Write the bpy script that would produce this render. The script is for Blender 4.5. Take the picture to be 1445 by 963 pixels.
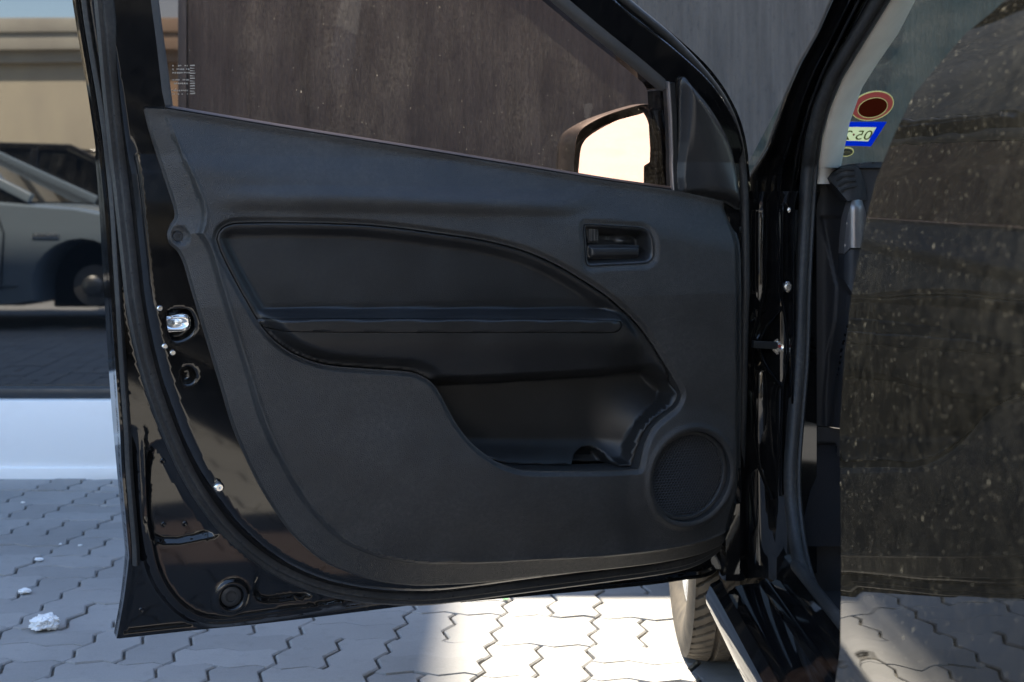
import bpy, bmesh, math, random
import numpy as np
from mathutils import Vector, Matrix, noise
from mathutils.geometry import delaunay_2d_cdt
random.seed(7)
for o in list(bpy.data.objects): bpy.data.objects.remove(o)
S = bpy.context.scene
COL = S.collection
# ------------------------------------------------------------------ camera, sky, sun, exposure
F = 2007.0            # focal length in pixels of the 1445 px wide photograph (50 mm)
CH = 0.85             # camera height
HY = 300.0            # horizon row
cam = bpy.data.cameras.new('camera'); camo = bpy.data.objects.new('camera', cam); COL.objects.link(camo)
camo.location = (0, 0, CH); camo.rotation_euler = (math.pi/2, 0, 0)
cam.lens = 50.0; cam.sensor_width = 36.0; cam.shift_y = -(481.5-HY)/1445.0
cam.clip_start = 0.02; cam.clip_end = 600
cam.dof.use_dof = True; cam.dof.focus_distance = 2.1; cam.dof.aperture_fstop = 9.0
S.camera = camo
SUN_AZ = math.radians(-28)      # measured from straight ahead (+Y), negative = to the left
SUN_EL = math.radians(60)
w = bpy.data.worlds.new('World'); S.world = w; w.use_nodes = True
nt = w.node_tree; bg = nt.nodes['Background']
sky = nt.nodes.new('ShaderNodeTexSky'); sky.sky_type = 'NISHITA'; sky.sun_disc = False
sky.sun_elevation = SUN_EL; sky.sun_rotation = SUN_AZ; sky.air_density = 1.0; sky.dust_density = 0.45; sky.ozone_density = 0.3
nt.links.new(sky.outputs[0], bg.inputs[0]); bg.inputs[1].default_value = 0.12
sl = bpy.data.lights.new('sun', 'SUN'); sl.energy = 4.3; sl.angle = math.radians(0.6); sl.color = (1.0, 0.91, 0.76)
so = bpy.data.objects.new('sun', sl); COL.objects.link(so)
sdir = Vector((math.sin(SUN_AZ)*math.cos(SUN_EL), math.cos(SUN_AZ)*math.cos(SUN_EL), math.sin(SUN_EL)))
so.rotation_euler = sdir.to_track_quat('Z', 'Y').to_euler(); so.location = (0, 0, 20)
S.view_settings.view_transform = 'Standard'; S.view_settings.look = 'None'
S.view_settings.exposure = 2.25; S.view_settings.gamma = 1.0
S.render.engine = 'CYCLES'
S.cycles.max_bounces = 10; S.cycles.transparent_max_bounces = 16; S.cycles.caustics_reflective = False

# ------------------------------------------------------------------ helpers: materials
class NB:
    def __init__(s, name):
        m = bpy.data.materials.new(name); m.use_nodes = True; s.m = m; s.t = m.node_tree
        s.p = s.t.nodes['Principled BSDF']; s.out = s.t.nodes['Material Output']
    def n(s, typ, ins=None, **kw):
        nd = s.t.nodes.new(typ)
        for k, v in kw.items(): setattr(nd, k, v)
        if ins:
            for k, v in ins.items():
                if isinstance(v, tuple) and len(v) == 2 and hasattr(v[0], 'outputs'): s.t.links.new(v[0].outputs[v[1]], nd.inputs[k])
                elif hasattr(v, 'outputs'): s.t.links.new(v.outputs[0], nd.inputs[k])
                else: nd.inputs[k].default_value = v
        return nd
    def set(s, **kw):
        for k, v in kw.items():
            k = k.replace('_', ' ')
            k = {'IOR': 'IOR', 'Specular': 'Specular IOR Level', 'Transmission': 'Transmission Weight', 'Coat': 'Coat Weight', 'CoatRoughness': 'Coat Roughness'}.get(k, k)
            if hasattr(v, 'outputs'): s.t.links.new(v.outputs[0], s.p.inputs[k])
            else: s.p.inputs[k].default_value = v
        return s
    def coord(s, scale=(1, 1, 1), out='Object'):
        tc = s.n('ShaderNodeTexCoord'); return s.n('ShaderNodeMapping', {'Vector': (tc, out), 'Scale': scale})
    def noise(s, vec, scale, detail=4, rough=.55): return s.n('ShaderNodeTexNoise', {'Vector': vec, 'Scale': scale, 'Detail': detail, 'Roughness': rough})
    def ramp(s, fac, a, b, ca=(0, 0, 0, 1), cb=(1, 1, 1, 1)):
        r = s.n('ShaderNodeValToRGB', {'Fac': fac}); e = r.color_ramp.elements
        e[0].position = a; e[0].color = ca; e[1].position = b; e[1].color = cb; return r
    def mix(s, fac, a, b):
        return s.n('ShaderNodeMix', {0: fac, 6: a, 7: b}, data_type='RGBA')
    def bump(s, h, strength=.2, dist=.01, normal=None):
        b = s.n('ShaderNodeBump', {'Height': h, 'Strength': strength, 'Distance': dist})
        if normal is not None: s.t.links.new(normal.outputs[0], b.inputs['Normal'])
        return b
def mixc(b, fac, a, c):
    nd = b.n('ShaderNodeMix', data_type='RGBA')
    for i, v in ((0, fac), (6, a), (7, c)):
        if isinstance(v, tuple) and len(v) == 2: b.t.links.new(v[0].outputs[v[1]], nd.inputs[i])
        elif hasattr(v, 'outputs'): b.t.links.new(v.outputs[2 if v.bl_idname == 'ShaderNodeMix' else 0], nd.inputs[i])
        else: nd.inputs[i].default_value = v
    return nd
def colset(b, nd): b.t.links.new(nd.outputs[2 if nd.bl_idname == 'ShaderNodeMix' else 0], b.p.inputs['Base Color'])
M = {}
def plastic(name, col, rough, grain=650, gs=.25, dusty=.0, gd=.0006):
    b = NB(name); v = b.coord()
    vo = b.n('ShaderNodeTexVoronoi', {'Vector': v, 'Scale': grain}, feature='DISTANCE_TO_EDGE')
    big = b.noise(v, 9, 3); fine = b.noise(v, 160, 2)
    c = mixc(b, b.ramp(big, .35, .75), col+(1,), tuple(min(1, x*1.35+.002) for x in col)+(1,))
    if dusty > 0:
        d = b.n('ShaderNodeMath', {0: b.ramp(big, .35, .8), 1: b.ramp(fine, .4, .75)}, operation='MULTIPLY')
        d2 = b.n('ShaderNodeMath', {0: d, 1: dusty}, operation='MULTIPLY')
        c = mixc(b, d2, c, (.22, .2, .17, 1))
    colset(b, c)
    b.set(Roughness=b.n('ShaderNodeMapRange', {0: big, 1: .3, 2: .7, 3: rough-.05, 4: rough+.06}), Normal=b.bump(vo, gs, gd))
    M[name] = b.m; return b
plastic('trim', (.025, .0247, .024), .41, 420, 1.0, .16, .0009)
plastic('insert', (.0125, .0125, .0125), .38, 520, .6, .05, .0006)
plastic('smooth_black', (.018, .018, .0185), .34, 900, .08, .03)
plastic('rubber', (.018, .018, .018), .55, 300, .12, .22)
plastic('grey_rubber', (.05, .05, .05), .6, 300, .12, .2)
plastic('dash', (.02, .02, .022), .6, 500, .4, .05)
plastic('beige_trim', (.76, .72, .65), .6, 600, .25)
plastic('carpet', (.02, .02, .023), .95, 200, 1.0)
def paint(name, col, rough=.05, dust=.25, speck=.0, dustcol=(.30, .27, .22), wav=.0):
    b = NB(name); v = b.coord()
    n1 = b.noise(v, 3.0, 4); n2 = b.noise(v, 900, 2); n3 = b.noise(v, 60, 4)
    f = b.n('ShaderNodeMath', {0: b.ramp(n1, .3, .75), 1: b.ramp(n3, .35, .8)}, operation='MULTIPLY')
    f = b.n('ShaderNodeMath', {0: f, 1: dust}, operation='MULTIPLY')
    if speck > 0:
        for sc, rad, amt in ((260, .13, .45), (110, .10, .6), (34, .055, .9)):
            sp_ = b.n('ShaderNodeSeparateXYZ', {0: b.coord((1, 1, .62))}); cb_ = b.n('ShaderNodeCombineXYZ', {0: (sp_, 'Y'), 1: (sp_, 'Z')})
            vo = b.n('ShaderNodeTexVoronoi', {'Vector': cb_, 'Scale': sc}, voronoi_dimensions='2D')
            keep = b.n('ShaderNodeMath', {0: b.n('ShaderNodeSeparateColor', {0: (vo, 'Color')}), 1: .72 if sc > 100 else .90}, operation='GREATER_THAN')
            r = b.ramp(vo, rad*.35, rad, (1, 1, 1, 1), (0, 0, 0, 1))
            k = b.n('ShaderNodeMath', {0: r, 1: keep}, operation='MULTIPLY')
            k = b.n('ShaderNodeMath', {0: k, 1: speck*amt}, operation='MULTIPLY')
            f = b.n('ShaderNodeMath', {0: f, 1: k}, operation='MAXIMUM')
    b.set(Base_Color=col+(1,), Roughness=rough, IOR=1.55)
    df = b.n('ShaderNodeBsdfDiffuse', {'Color': dustcol+(1,)}); ms = b.n('ShaderNodeMixShader', {0: f})
    b.t.links.new(b.p.outputs[0], ms.inputs[1]); b.t.links.new(df.outputs[0], ms.inputs[2]); b.t.links.new(ms.outputs[0], b.out.inputs['Surface'])
    if wav > 0:
        nb = b.noise(v, 5, 2); b.set(Normal=b.bump(nb, wav, .02))
    M[name] = b.m
paint('paint', (.004, .004, .0045), .05, .05, 0)
paint('dusty_paint', (.005, .005, .0045), .012, .055, .5, (.36, .33, .25))
paint('grey_paint', (.19, .23, .26), .18, .1)
paint('far_black', (.006, .006, .007), .08, .1)
def simple(name, col, rough=.5, metal=0, **kw):
    b = NB(name); v = b.coord(); n = b.noise(v, 25, 4)
    colset(b, mixc(b, b.ramp(n, .3, .75), col+(1,), tuple(x*.78 for x in col)+(1,)))
    b.set(Roughness=b.n('ShaderNodeMapRange', {0: n, 1: .3, 2: .7, 3: rough*.8, 4: min(1, rough*1.2)}), Metallic=metal, **kw); M[name] = b.m; return b
simple('zinc', (.72, .72, .70), .22, 1)
simple('bright_metal', (.95, .95, .93), .25, 1)
simple('alloy', (.78, .78, .77), .28, .6)
simple('silver_trim', (.34, .31, .30), .35, .7)
simple('disc_brake', (.25, .24, .23), .4, .8)
simple('white_plug', (.75, .75, .72), .5)
simple('paper', (.82, .82, .80), .85)
simple('leaf_green', (.03, .16, .05), .6)
simple('sticker_blue', (.004, .10, .62), .45)
simple('sticker_white', (.80, .80, .68), .5)
simple('sticker_ink', (.10, .10, .03), .6)
simple('sticker_pink', (.42, .16, .17), .5)
simple('sticker_red', (.13, .03, .02), .5)
simple('sticker_cream', (.62, .58, .40), .5)
simple('wire_red', (.5, .03, .02), .4)
simple('etch', (.40, .36, .30), .9)
simple('dark_room', (.02, .02, .02), .9)
simple('frame_dark', (.02, .025, .03), .35)
simple('block_paint', (.35, .34, .32), .8)
def glass(name, tint, dust=0.0, refl=1.0, speck=0.0, bright=(.62, .55, .46)):
    b = NB(name); v = b.coord()
    tr = b.n('ShaderNodeBsdfTransparent', {'Color': tint+(1,)})
    gl = b.n('ShaderNodeBsdfGlossy', {'Color': (1, 1, 1, 1), 'Roughness': .01})
    fr = b.n('ShaderNodeFresnel', {'IOR': 1.5})
    fm = b.n('ShaderNodeMath', {0: fr, 1: refl}, operation='MULTIPLY')
    mx = b.n('ShaderNodeMixShader', {0: fm}); b.t.links.new(tr.outputs[0], mx.inputs[1]); b.t.links.new(gl.outputs[0], mx.inputs[2])
    res = mx
    if dust > 0 or speck > 0:
        nf = b.noise(b.coord((1, 1, .35)), 14, 5); ng = b.noise(v, 250, 3)
        f = b.n('ShaderNodeMath', {0: b.ramp(nf, .35, .8), 1: b.ramp(ng, .3, .8)}, operation='MULTIPLY')
        f = b.n('ShaderNodeMath', {0: f, 1: dust}, operation='MULTIPLY')
        for sc, rad, thr in ((45, .030, .965), (150, .075, .975)):
            sp_ = b.n('ShaderNodeSeparateXYZ', {0: b.coord((1, 1, .75))}); cb_ = b.n('ShaderNodeCombineXYZ', {0: (sp_, 'X'), 1: (sp_, 'Z')})
            vo = b.n('ShaderNodeTexVoronoi', {'Vector': cb_, 'Scale': sc}, voronoi_dimensions='2D')
            keep = b.n('ShaderNodeMath', {0: b.n('ShaderNodeSeparateColor', {0: (vo, 'Color')}), 1: thr}, operation='GREATER_THAN')
            r = b.ramp(vo, rad*.5, rad, (1, 1, 1, 1), (0, 0, 0, 1))
            k = b.n('ShaderNodeMath', {0: r, 1: keep}, operation='MULTIPLY'); k = b.n('ShaderNodeMath', {0: k, 1: speck}, operation='MULTIPLY')
            f = b.n('ShaderNodeMath', {0: f, 1: k}, operation='MAXIMUM')
        df = b.n('ShaderNodeBsdfDiffuse', {'Color': bright+(1,)})
        tl = b.n('ShaderNodeBsdfTranslucent', {'Color': bright+(1,)})
        ad = b.n('ShaderNodeMixShader', {0: .5}); b.t.links.new(df.outputs[0], ad.inputs[1]); b.t.links.new(tl.outputs[0], ad.inputs[2])
        m2 = b.n('ShaderNodeMixShader', {0: f}); b.t.links.new(mx.outputs[0], m2.inputs[1]); b.t.links.new(ad.outputs[0], m2.inputs[2]); res = m2
    b.t.links.new(res.outputs[0], b.out.inputs['Surface']); M[name] = b.m
glass('door_glass', (.66, .49, .425), .07, .45, .6)
glass('windshield_glass', (.42, .56, .55), .05, .8)
glass('dark_glass', (.06, .06, .06), .25, 1.0, .5, (.40, .38, .34))
def translucent(name, col):
    b = NB(name); d = b.n('ShaderNodeBsdfDiffuse', {'Color': col+(1,)}); t = b.n('ShaderNodeBsdfTranslucent', {'Color': col+(1,)}); m = b.n('ShaderNodeMixShader', {0: .45})
    b.t.links.new(d.outputs[0], m.inputs[1]); b.t.links.new(t.outputs[0], m.inputs[2]); b.t.links.new(m.outputs[0], b.out.inputs['Surface']); M[name] = b.m
for nm, c in (('sticker_blue', (.004, .13, .75)), ('sticker_white', (.80, .80, .68)), ('sticker_ink', (.10, .10, .03)), ('sticker_pink', (.50, .20, .21)), ('sticker_red', (.17, .045, .025)), ('sticker_cream', (.70, .65, .45))): translucent(nm, c)
b = NB('mirror_glass'); b.set(Metallic=1.0, Roughness=.01, Base_Color=(.84, .94, 1.0, 1)); M['mirror_glass'] = b.m
# shop glass: solar reflective pane
b = NB('shop_glass'); nz = b.noise(b.coord(), .9, 2)
b.set(Base_Color=(.004, .005, .006, 1), Roughness=.015, IOR=2.25, Normal=b.bump(nz, .02, .02)); M['shop_glass'] = b.m
# rough dark wall with vertical drag marks
b = NB('dark_wall'); v = b.coord((6, 6, .55)); v2 = b.coord((1, 1, .12))
n1 = b.noise(v, 8, 6, .7); n2 = b.noise(v2, 22, 5, .6); n3 = b.noise(b.coord(), 1.3, 3); n4 = b.noise(b.coord((1, 1, .3)), 90, 4)
c = mixc(b, b.ramp(n2, .3, .72), (.066, .058, .052, 1), (.118, .103, .091, 1)); c = mixc(b, b.ramp(n1, .62, .80), c, (.045, .044, .046, 1))
n6 = b.noise(b.coord((1, 1, .02)), 75, 3, .6); c = mixc(b, b.ramp(n6, .42, .66, (0, 0, 0, 1), (.38, .38, .38, 1)), c, (.046, .040, .036, 1)); n5 = b.noise(b.coord((1, 1, .38)), 75, 5, .85); c = mixc(b, b.ramp(n5, .55, .68, (0, 0, 0, 1), (.75, .75, .75, 1)), c, (.03, .029, .03, 1)); c = mixc(b, b.ramp(n3, .4, .7, (0, 0, 0, 1), (.14, .14, .14, 1)), c, (.125, .112, .10, 1)); colset(b, c)
b1 = b.bump(n1, 1.0, .02); b2 = b.bump(n4, .6, .006, b1); b.set(Roughness=.8, Normal=b2); M['dark_wall'] = b.m
b = NB('white_plinth'); n1 = b.noise(b.coord((1, 1, 3)), 3, 5); n2 = b.noise(b.coord(), 40, 3)
c = mixc(b, b.ramp(n1, .45, .85, (0, 0, 0, 1), (.5, .5, .5, 1)), (.80, .80, .78, 1), (.60, .58, .54, 1)); colset(b, c)
b.set(Roughness=.35, Normal=b.bump(n2, .05, .003)); M['white_plinth'] = b.m
def masonry(name, ca, cb, sc=2.0, rough=.85):
    b = NB(name); n1 = b.noise(b.coord((1, 1, .35)), sc, 6, .65); n2 = b.noise(b.coord(), 60, 4)
    colset(b, mixc(b, b.ramp(n1, .35, .7), ca+(1,), cb+(1,))); b.set(Roughness=rough, Normal=b.bump(n2, .2, .004)); M[name] = b.m
masonry('beige_wall', (.50, .43, .31), (.42, .36, .27))
masonry('cornice', (.46, .42, .34), (.38, .34, .28))
b = NB('paver'); oi = b.n('ShaderNodeObjectInfo'); v = b.coord(out='Generated'); geo = b.n('ShaderNodeNewGeometry')
n1 = b.noise((geo, 'Position'), 2.2, 5); n2 = b.noise((geo, 'Position'), 260, 3, .7); n3 = b.noise((geo, 'Position'), 28, 4)
c = mixc(b, b.ramp(n1, .3, .75), (.22, .215, .205, 1), (.30, .29, .275, 1)); c = mixc(b, b.ramp(n3, .55, .8, (0, 0, 0, 1), (.45, .45, .45, 1)), c, (.155, .15, .14, 1))
c = mixc(b, b.ramp(n2, .45, .9, (0, 0, 0, 1), (.35, .35, .35, 1)), c, (.40, .39, .37, 1))
hv = b.n('ShaderNodeHueSaturation', {'Value': b.n('ShaderNodeMapRange', {0: (oi, 'Random'), 1: 0, 2: 1, 3: .88, 4: 1.08})}); b.t.links.new(c.outputs[2], hv.inputs['Color'])
colset(b, hv); b.set(Roughness=.85, Normal=b.bump(n2, .35, .002)); M['paver'] = b.m
b = NB('joint_sand'); n1 = b.noise((b.n('ShaderNodeNewGeometry'), 'Position'), 120, 4)
colset(b, mixc(b, b.ramp(n1, .3, .7), (.10, .09, .075, 1), (.17, .15, .12, 1))); b.set(Roughness=.95, Normal=b.bump(n1, .6, .004)); M['joint_sand'] = b.m
b = NB('far_ground'); n1 = b.noise((b.n('ShaderNodeNewGeometry'), 'Position'), 1.5, 6); colset(b, mixc(b, b.ramp(n1, .3, .7), (.27, .25, .22, 1), (.34, .32, .29, 1))); b.set(Roughness=.9); M['far_ground'] = b.m
b = NB('tyre'); n1 = b.noise(b.coord(), 30, 4); colset(b, mixc(b, b.ramp(n1, .3, .7), (.040, .034, .027, 1), (.095, .078, .058, 1))); b.set(Roughness=.8, Normal=b.bump(b.noise(b.coord(), 300, 2), .2, .002)); M['tyre'] = b.m

# ------------------------------------------------------------------ helpers: meshes
def link(name, me, mat, parent=None, smooth=True, loc=None):
    o = bpy.data.objects.new(name, me); COL.objects.link(o)
    if mat and not me.materials: me.materials.append(M[mat])
    if smooth is True: me.polygons.foreach_set('use_smooth', [True]*len(me.polygons))
    if parent: o.parent = parent
    if loc is not None: o.location = loc
    return o
def pyd(name, v, f, mat, parent=None, smooth=True, auto=None):
    me = bpy.data.meshes.new(name); me.from_pydata([tuple(map(float, p)) for p in v], [], [tuple(map(int, q)) for q in f]); me.update()
    o = link(name, me, mat, parent, smooth)
    if auto: me.set_sharp_from_angle(angle=math.radians(auto))
    return o
def empty(name, loc, label=None, cat=None, group=None):
    o = bpy.data.objects.new(name, None); COL.objects.link(o); o.location = loc; o.empty_display_size = .2
    if label: tag(o, label, cat, group)
    return o
def tag(o, label, cat, group=None):
    o['label'] = label; o['category'] = cat
    if group: o['group'] = group
    return o
def box(name, lo, hi, mat, parent=None, bev=.004, seg=2):
    bm = bmesh.new(); bmesh.ops.create_cube(bm, size=1)
    for v in bm.verts: v.co = [lo[i]+(v.co[i]+.5)*(hi[i]-lo[i]) for i in range(3)]
    if bev: bmesh.ops.bevel(bm, geom=bm.edges[:], offset=bev, segments=seg, affect='EDGES', profile=.6)
    me = bpy.data.meshes.new(name); bm.to_mesh(me); bm.free()
    o = link(name, me, mat, parent); me.set_sharp_from_angle(angle=math.radians(50)); return o
def crom(pts, n=8, closed=False):
    P = [np.array(p, float) for p in pts]; N = len(P); out = []
    for i in range(N if closed else N-1):
        g = lambda k: P[k % N] if closed else P[min(max(k, 0), N-1)]
        p0, p1, p2, p3 = g(i-1), g(i), g(i+1), g(i+2)
        for j in range(n):
            t = j/n
            out.append(.5*((2*p1)+(-p0+p2)*t+(2*p0-5*p1+4*p2-p3)*t*t+(-p0+3*p1-3*p2+p3)*t**3))
    if not closed: out.append(P[-1])
    return np.array(out)
def resample(P, d, closed=False):
    P = np.asarray(P, float)
    if closed: P = np.vstack([P, P[:1]])
    L = np.r_[0, np.cumsum(np.linalg.norm(np.diff(P, axis=0), axis=1))]
    n = max(3, int(round(L[-1]/d))); s = np.linspace(0, L[-1], n+1)
    Q = np.stack([np.interp(s, L, P[:, k]) for k in range(P.shape[1])], 1)
    return Q[:-1] if closed else Q
from mathutils.kdtree import KDTree
INC = None
def dist_poly(pts, P, closed=True):
    A = np.asarray(P); pts = np.asarray(pts)
    if len(pts)*len(A) > 40000 and len(A) > 24:
        n = len(A); key = (id(P), len(pts), 'k')
        if INC is not None and key in INC: idx = INC[key]
        else:
            kd = KDTree(n)
            for i in range(n): kd.insert((A[i][0], A[i][1], 0), i)
            kd.balance(); f = kd.find; idx = np.fromiter((f((p[0], p[1], 0))[1] for p in pts.tolist()), int, len(pts))
            if INC is not None: INC[key] = idx
        best = np.full(len(pts), 1e9)
        for k in (-2, -1, 0, 1):
            i0 = idx+k; i1 = i0+1
            if closed: i0 %= n; i1 %= n
            else: i0 = np.clip(i0, 0, n-1); i1 = np.clip(i1, 0, n-1)
            a = A[i0]; ab = A[i1]-a; L = (ab*ab).sum(1)+1e-15; t = np.clip(((pts-a)*ab).sum(1)/L, 0, 1); q = pts-(a+t[:, None]*ab); best = np.minimum(best, (q*q).sum(1))
        return np.sqrt(best)
    return dist_brute(pts, A, closed)
def dist_brute(pts, P, closed=True):
    A = np.asarray(P); B = np.roll(A, -1, 0) if closed else A[1:]; A = A if closed else A[:-1]
    best = np.full(len(pts), 1e9)
    for a, b_ in zip(A, B):
        ab = b_-a; L = ab@ab+1e-15; t = np.clip(((pts-a)@ab)/L, 0, 1); q = pts-(a+t[:, None]*ab)
        best = np.minimum(best, (q*q).sum(1))
    return np.sqrt(best)
INC = None
def inside(pts, P):
    if INC is None: return inside_raw(pts, P)
    k = (id(P), len(pts))
    if k not in INC: INC[k] = inside_raw(pts, P)
    return INC[k]
def inside_raw(pts, P):
    x, y = pts[:, 0], pts[:, 1]; r = np.zeros(len(pts), bool); P = np.asarray(P)
    for (x1, y1), (x2, y2) in zip(P, np.roll(P, -1, 0)):
        c = ((y1 > y) != (y2 > y))
        if y1 != y2: r ^= c & (x < (x2-x1)*(y-y1)/(y2-y1)+x1)
    return r
def sst(a, b, x): t = np.clip((x-a)/(b-a), 0, 1); return t*t*(3-2*t)
def offs(P, d, closed=False):
    P = np.asarray(P); T = (np.roll(P, -1, 0)-np.roll(P, 1, 0)) if closed else np.gradient(P, axis=0)
    T = T/np.linalg.norm(T, axis=1)[:, None]; return P+np.stack([-T[:, 1], T[:, 0]], 1)*d
def triangulate(outline, holes, h, extra=()):
    loops = [np.asarray(outline)]+[np.asarray(q) for q in holes]
    lo, hi = loops[0].min(0), loops[0].max(0)
    nx = int((hi[0]-lo[0])/h)+2; ny = int((hi[1]-lo[1])/h)+2
    gx, gy = np.meshgrid(lo[0]+h*np.arange(nx), lo[1]+h*np.arange(ny)); gx = gx+(np.arange(ny)[:, None] % 2)*h*.5
    G = np.stack([gx.ravel(), gy.ravel()], 1); k = inside(G, loops[0])
    for q in loops[1:]: k &= ~inside(G, q)
    G = G[k]
    for q in loops: G = G[dist_poly(G, q) > h*.45]
    V = []; E = []; XV = []; XE = []; prev = []
    for ex in extra:
        q, cl, fam = ex if len(ex) == 3 else (ex[0], ex[1], id(ex))
        q = np.asarray(q); ok = inside(q, loops[0]) & (dist_poly(q, loops[0]) > h*.35)
        for l in loops[1:]: ok &= ~inside(q, l) & (dist_poly(q, l) > h*.35)
        s = len(XV); XV += [tuple(p) for p in q]; n = len(q)
        for l in prev:
            if l[2] != fam: ok &= dist_poly(q, l[0], l[1]) > h*.6
        prev.append((q, cl, fam))
        XE += [(s+i, s+(i+1) % n) for i in range(n if cl else n-1) if ok[i] and ok[(i+1) % n]]
        near_ = ((G > q.min(0)-h) & (G < q.max(0)+h)).all(1); keep_ = np.ones(len(G), bool)
        if near_.any(): keep_[near_] = dist_poly(G[near_], q, cl) > h*.45
        G = G[keep_]
    used = sorted({i for e in XE for i in e}); rm = {k: j for j, k in enumerate(used)}; XV = [XV[k] for k in used]; XE = [(rm[a], rm[b2]) for a, b2 in XE]
    for q in loops:
        s = len(V); V += [tuple(p) for p in q]; E += [(s+i, s+(i+1) % len(q)) for i in range(len(q))]
    E += [(a+len(V), b2+len(V)) for a, b2 in XE]; V += XV
    V += [tuple(p) for p in G]
    vo, eo, fo, *_ = delaunay_2d_cdt([Vector(p) for p in V], E, [], 0, 1e-6)
    vo = np.array([tuple(p) for p in vo]); fo = np.array([tuple(f) for f in fo if len(f) == 3])
    cen = vo[fo].mean(1); k = inside(cen, loops[0])
    for q in loops[1:]: k &= ~inside(cen, q)
    return vo, fo[k]
def sheet(name, outline, holes, h, wf, mat, parent, skirt=.012, extra=()):
    """a moulded sheet over an outline in door coordinates (u along the door, z up), relief w = wf(points)"""
    global INC
    V, Fc = triangulate(outline, holes, h, extra); INC = {}; W = wf(V); n = len(V)
    P = np.stack([V[:, 0], W, V[:, 1]], 1)
    a, b_, c = P[Fc[:, 0]], P[Fc[:, 1]], P[Fc[:, 2]]
    nr = np.cross(b_-a, c-a)[:, 1]; Fc = np.where((nr < 0)[:, None], Fc[:, ::-1], Fc)
    faces = [tuple(f) for f in Fc]; verts = [tuple(p) for p in P]
    if skirt:
        from collections import Counter
        cnt = Counter()
        for f in faces:
            for i in range(3): cnt[(f[i], f[(i+1) % 3])] += 1
        m1 = {}; m2 = {}
        def gv(i, d, m):
            if i not in m: m[i] = len(verts); verts.append((P[i][0], P[i][1]-d, P[i][2]))
            return m[i]
        for (i, j) in list(cnt):
            if (j, i) not in cnt: faces.append((gv(j, 0, m1), gv(i, 0, m1), gv(i, skirt, m2), gv(j, skirt, m2)))
    o = pyd(name, verts, faces, mat, parent)
    # shading normals straight from the relief function
    e = 4e-4; du = (wf(V+np.array((e, 0)))-wf(V-np.array((e, 0))))/(2*e); dz = (wf(V+np.array((0, e)))-wf(V-np.array((0, e))))/(2*e)
    INC = None; N = np.zeros((len(verts), 3)); N[:n] = np.stack([-du, np.ones(n), -dz], 1)
    for f in faces[len(Fc):]:
        p = [np.array(verts[i]) for i in f[:3]]; nn = np.cross(p[1]-p[0], p[2]-p[1])
        for i in f: N[i] += nn/(np.linalg.norm(nn)+1e-12)
    N /= np.linalg.norm(N, axis=1)[:, None]+1e-12
    o.data.normals_split_custom_set_from_vertices([tuple(q) for q in N])
    return o
def sweep(name, path, prof, mat, parent, side=None, up=(0, 1, 0), closed=False, cap=True, auto=None):
    """profile (a across, b along 'up') swept along a 3D path"""
    P = np.asarray(path, float); n = len(P); up = np.asarray(up, float); V = []; Fc = []; m = len(prof)
    T = np.gradient(P, axis=0) if not closed else (np.roll(P, -1, 0)-np.roll(P, 1, 0))
    for i in range(n):
        t = T[i]/np.linalg.norm(T[i]); s = np.cross(t, up); s /= np.linalg.norm(s); q = np.cross(s, t)
        pr = prof(i/(n-1)) if callable(prof) else prof
        for a, b_ in pr: V.append(P[i]+s*a+q*b_)
    m = len(pr)
    for i in range(n if closed else n-1):
        for j in range(m): Fc.append((i*m+j, i*m+(j+1) % m, ((i+1) % n)*m+(j+1) % m, ((i+1) % n)*m+j))
    if cap and not closed: Fc.append(tuple(range(m))[::-1]); Fc.append(tuple((n-1)*m+j for j in range(m)))
    return pyd(name, V, Fc, mat, parent, True, auto or 60)
def ell(a, b_, n=10, rot=0.0): return [(a*math.cos(t), b_*math.sin(t)) for t in [2*math.pi*k/n for k in range(n)]]
def rrect(a, b_, r, k=4):
    out = []
    for cx, cy, s in ((a-r, b_-r, 0), (-a+r, b_-r, 1), (-a+r, -b_+r, 2), (a-r, -b_+r, 3)):
        for j in range(k+1): t = (s+j/k)*math.pi/2; out.append((cx+r*math.cos(t), cy+r*math.sin(t)))
    return out
def lathe(name, prof, mat, parent, n=32, mtx=None, auto=40):
    V = []; Fc = []; m = len(prof)
    for i in range(n):
        a = 2*math.pi*i/n
        for r, z in prof: V.append((r*math.cos(a), r*math.sin(a), z))
    for i in range(n):
        for j in range(m-1): Fc.append((i*m+j, ((i+1) % n)*m+j, ((i+1) % n)*m+j+1, i*m+j+1))
    if mtx is not None: V = [tuple(mtx @ Vector(p)) for p in V]
    return pyd(name, V, Fc, mat, parent, True, auto)
def lathe_ring(*a, **k): return lathe(*a, **k)
def P3(x, y, Y): return np.array(((x-722.5)*Y/F, Y, CH+(HY-y)*Y/F))
def ray(x, y): return np.array(((x-722.5)/F, 1.0, (HY-y)/F))
# ------------------------------------------------------------------ the setting: ground, pavement
WALLY = 4.6
gnd = pyd('ground', [(-150, -150, -.05), (150, -150, -.05), (150, 150, -.05), (-150, 150, -.05)], [(0, 1, 2, 3)], 'far_ground', None, False); gnd['kind'] = 'structure'
pave = pyd('pavement', [(-12, -10.6, -.011), (9, -10.6, -.011), (9, WALLY+.2, -.011), (-12, WALLY+.2, -.011), (-12, -10.6, -.06), (9, -10.6, -.06), (9, WALLY+.2, -.06), (-12, WALLY+.2, -.06)],
           [(0, 1, 2, 3), (4, 7, 6, 5), (0, 4, 5, 1), (1, 5, 6, 2), (2, 6, 7, 3), (3, 7, 4, 0)], 'joint_sand', None, False); pave['kind'] = 'structure'
CS = .198; AMP = .0098; GAP = .0007
def wave(L):      # zigzag along a joint of length L: (s, offset)
    out = []; k = int(round(L/(CS/2)))
    for i in range(k):
        o = i*CS/2; out += [(o, 0), (o+CS*.125, AMP), (o+CS*.375, -AMP)]
    return out
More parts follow.
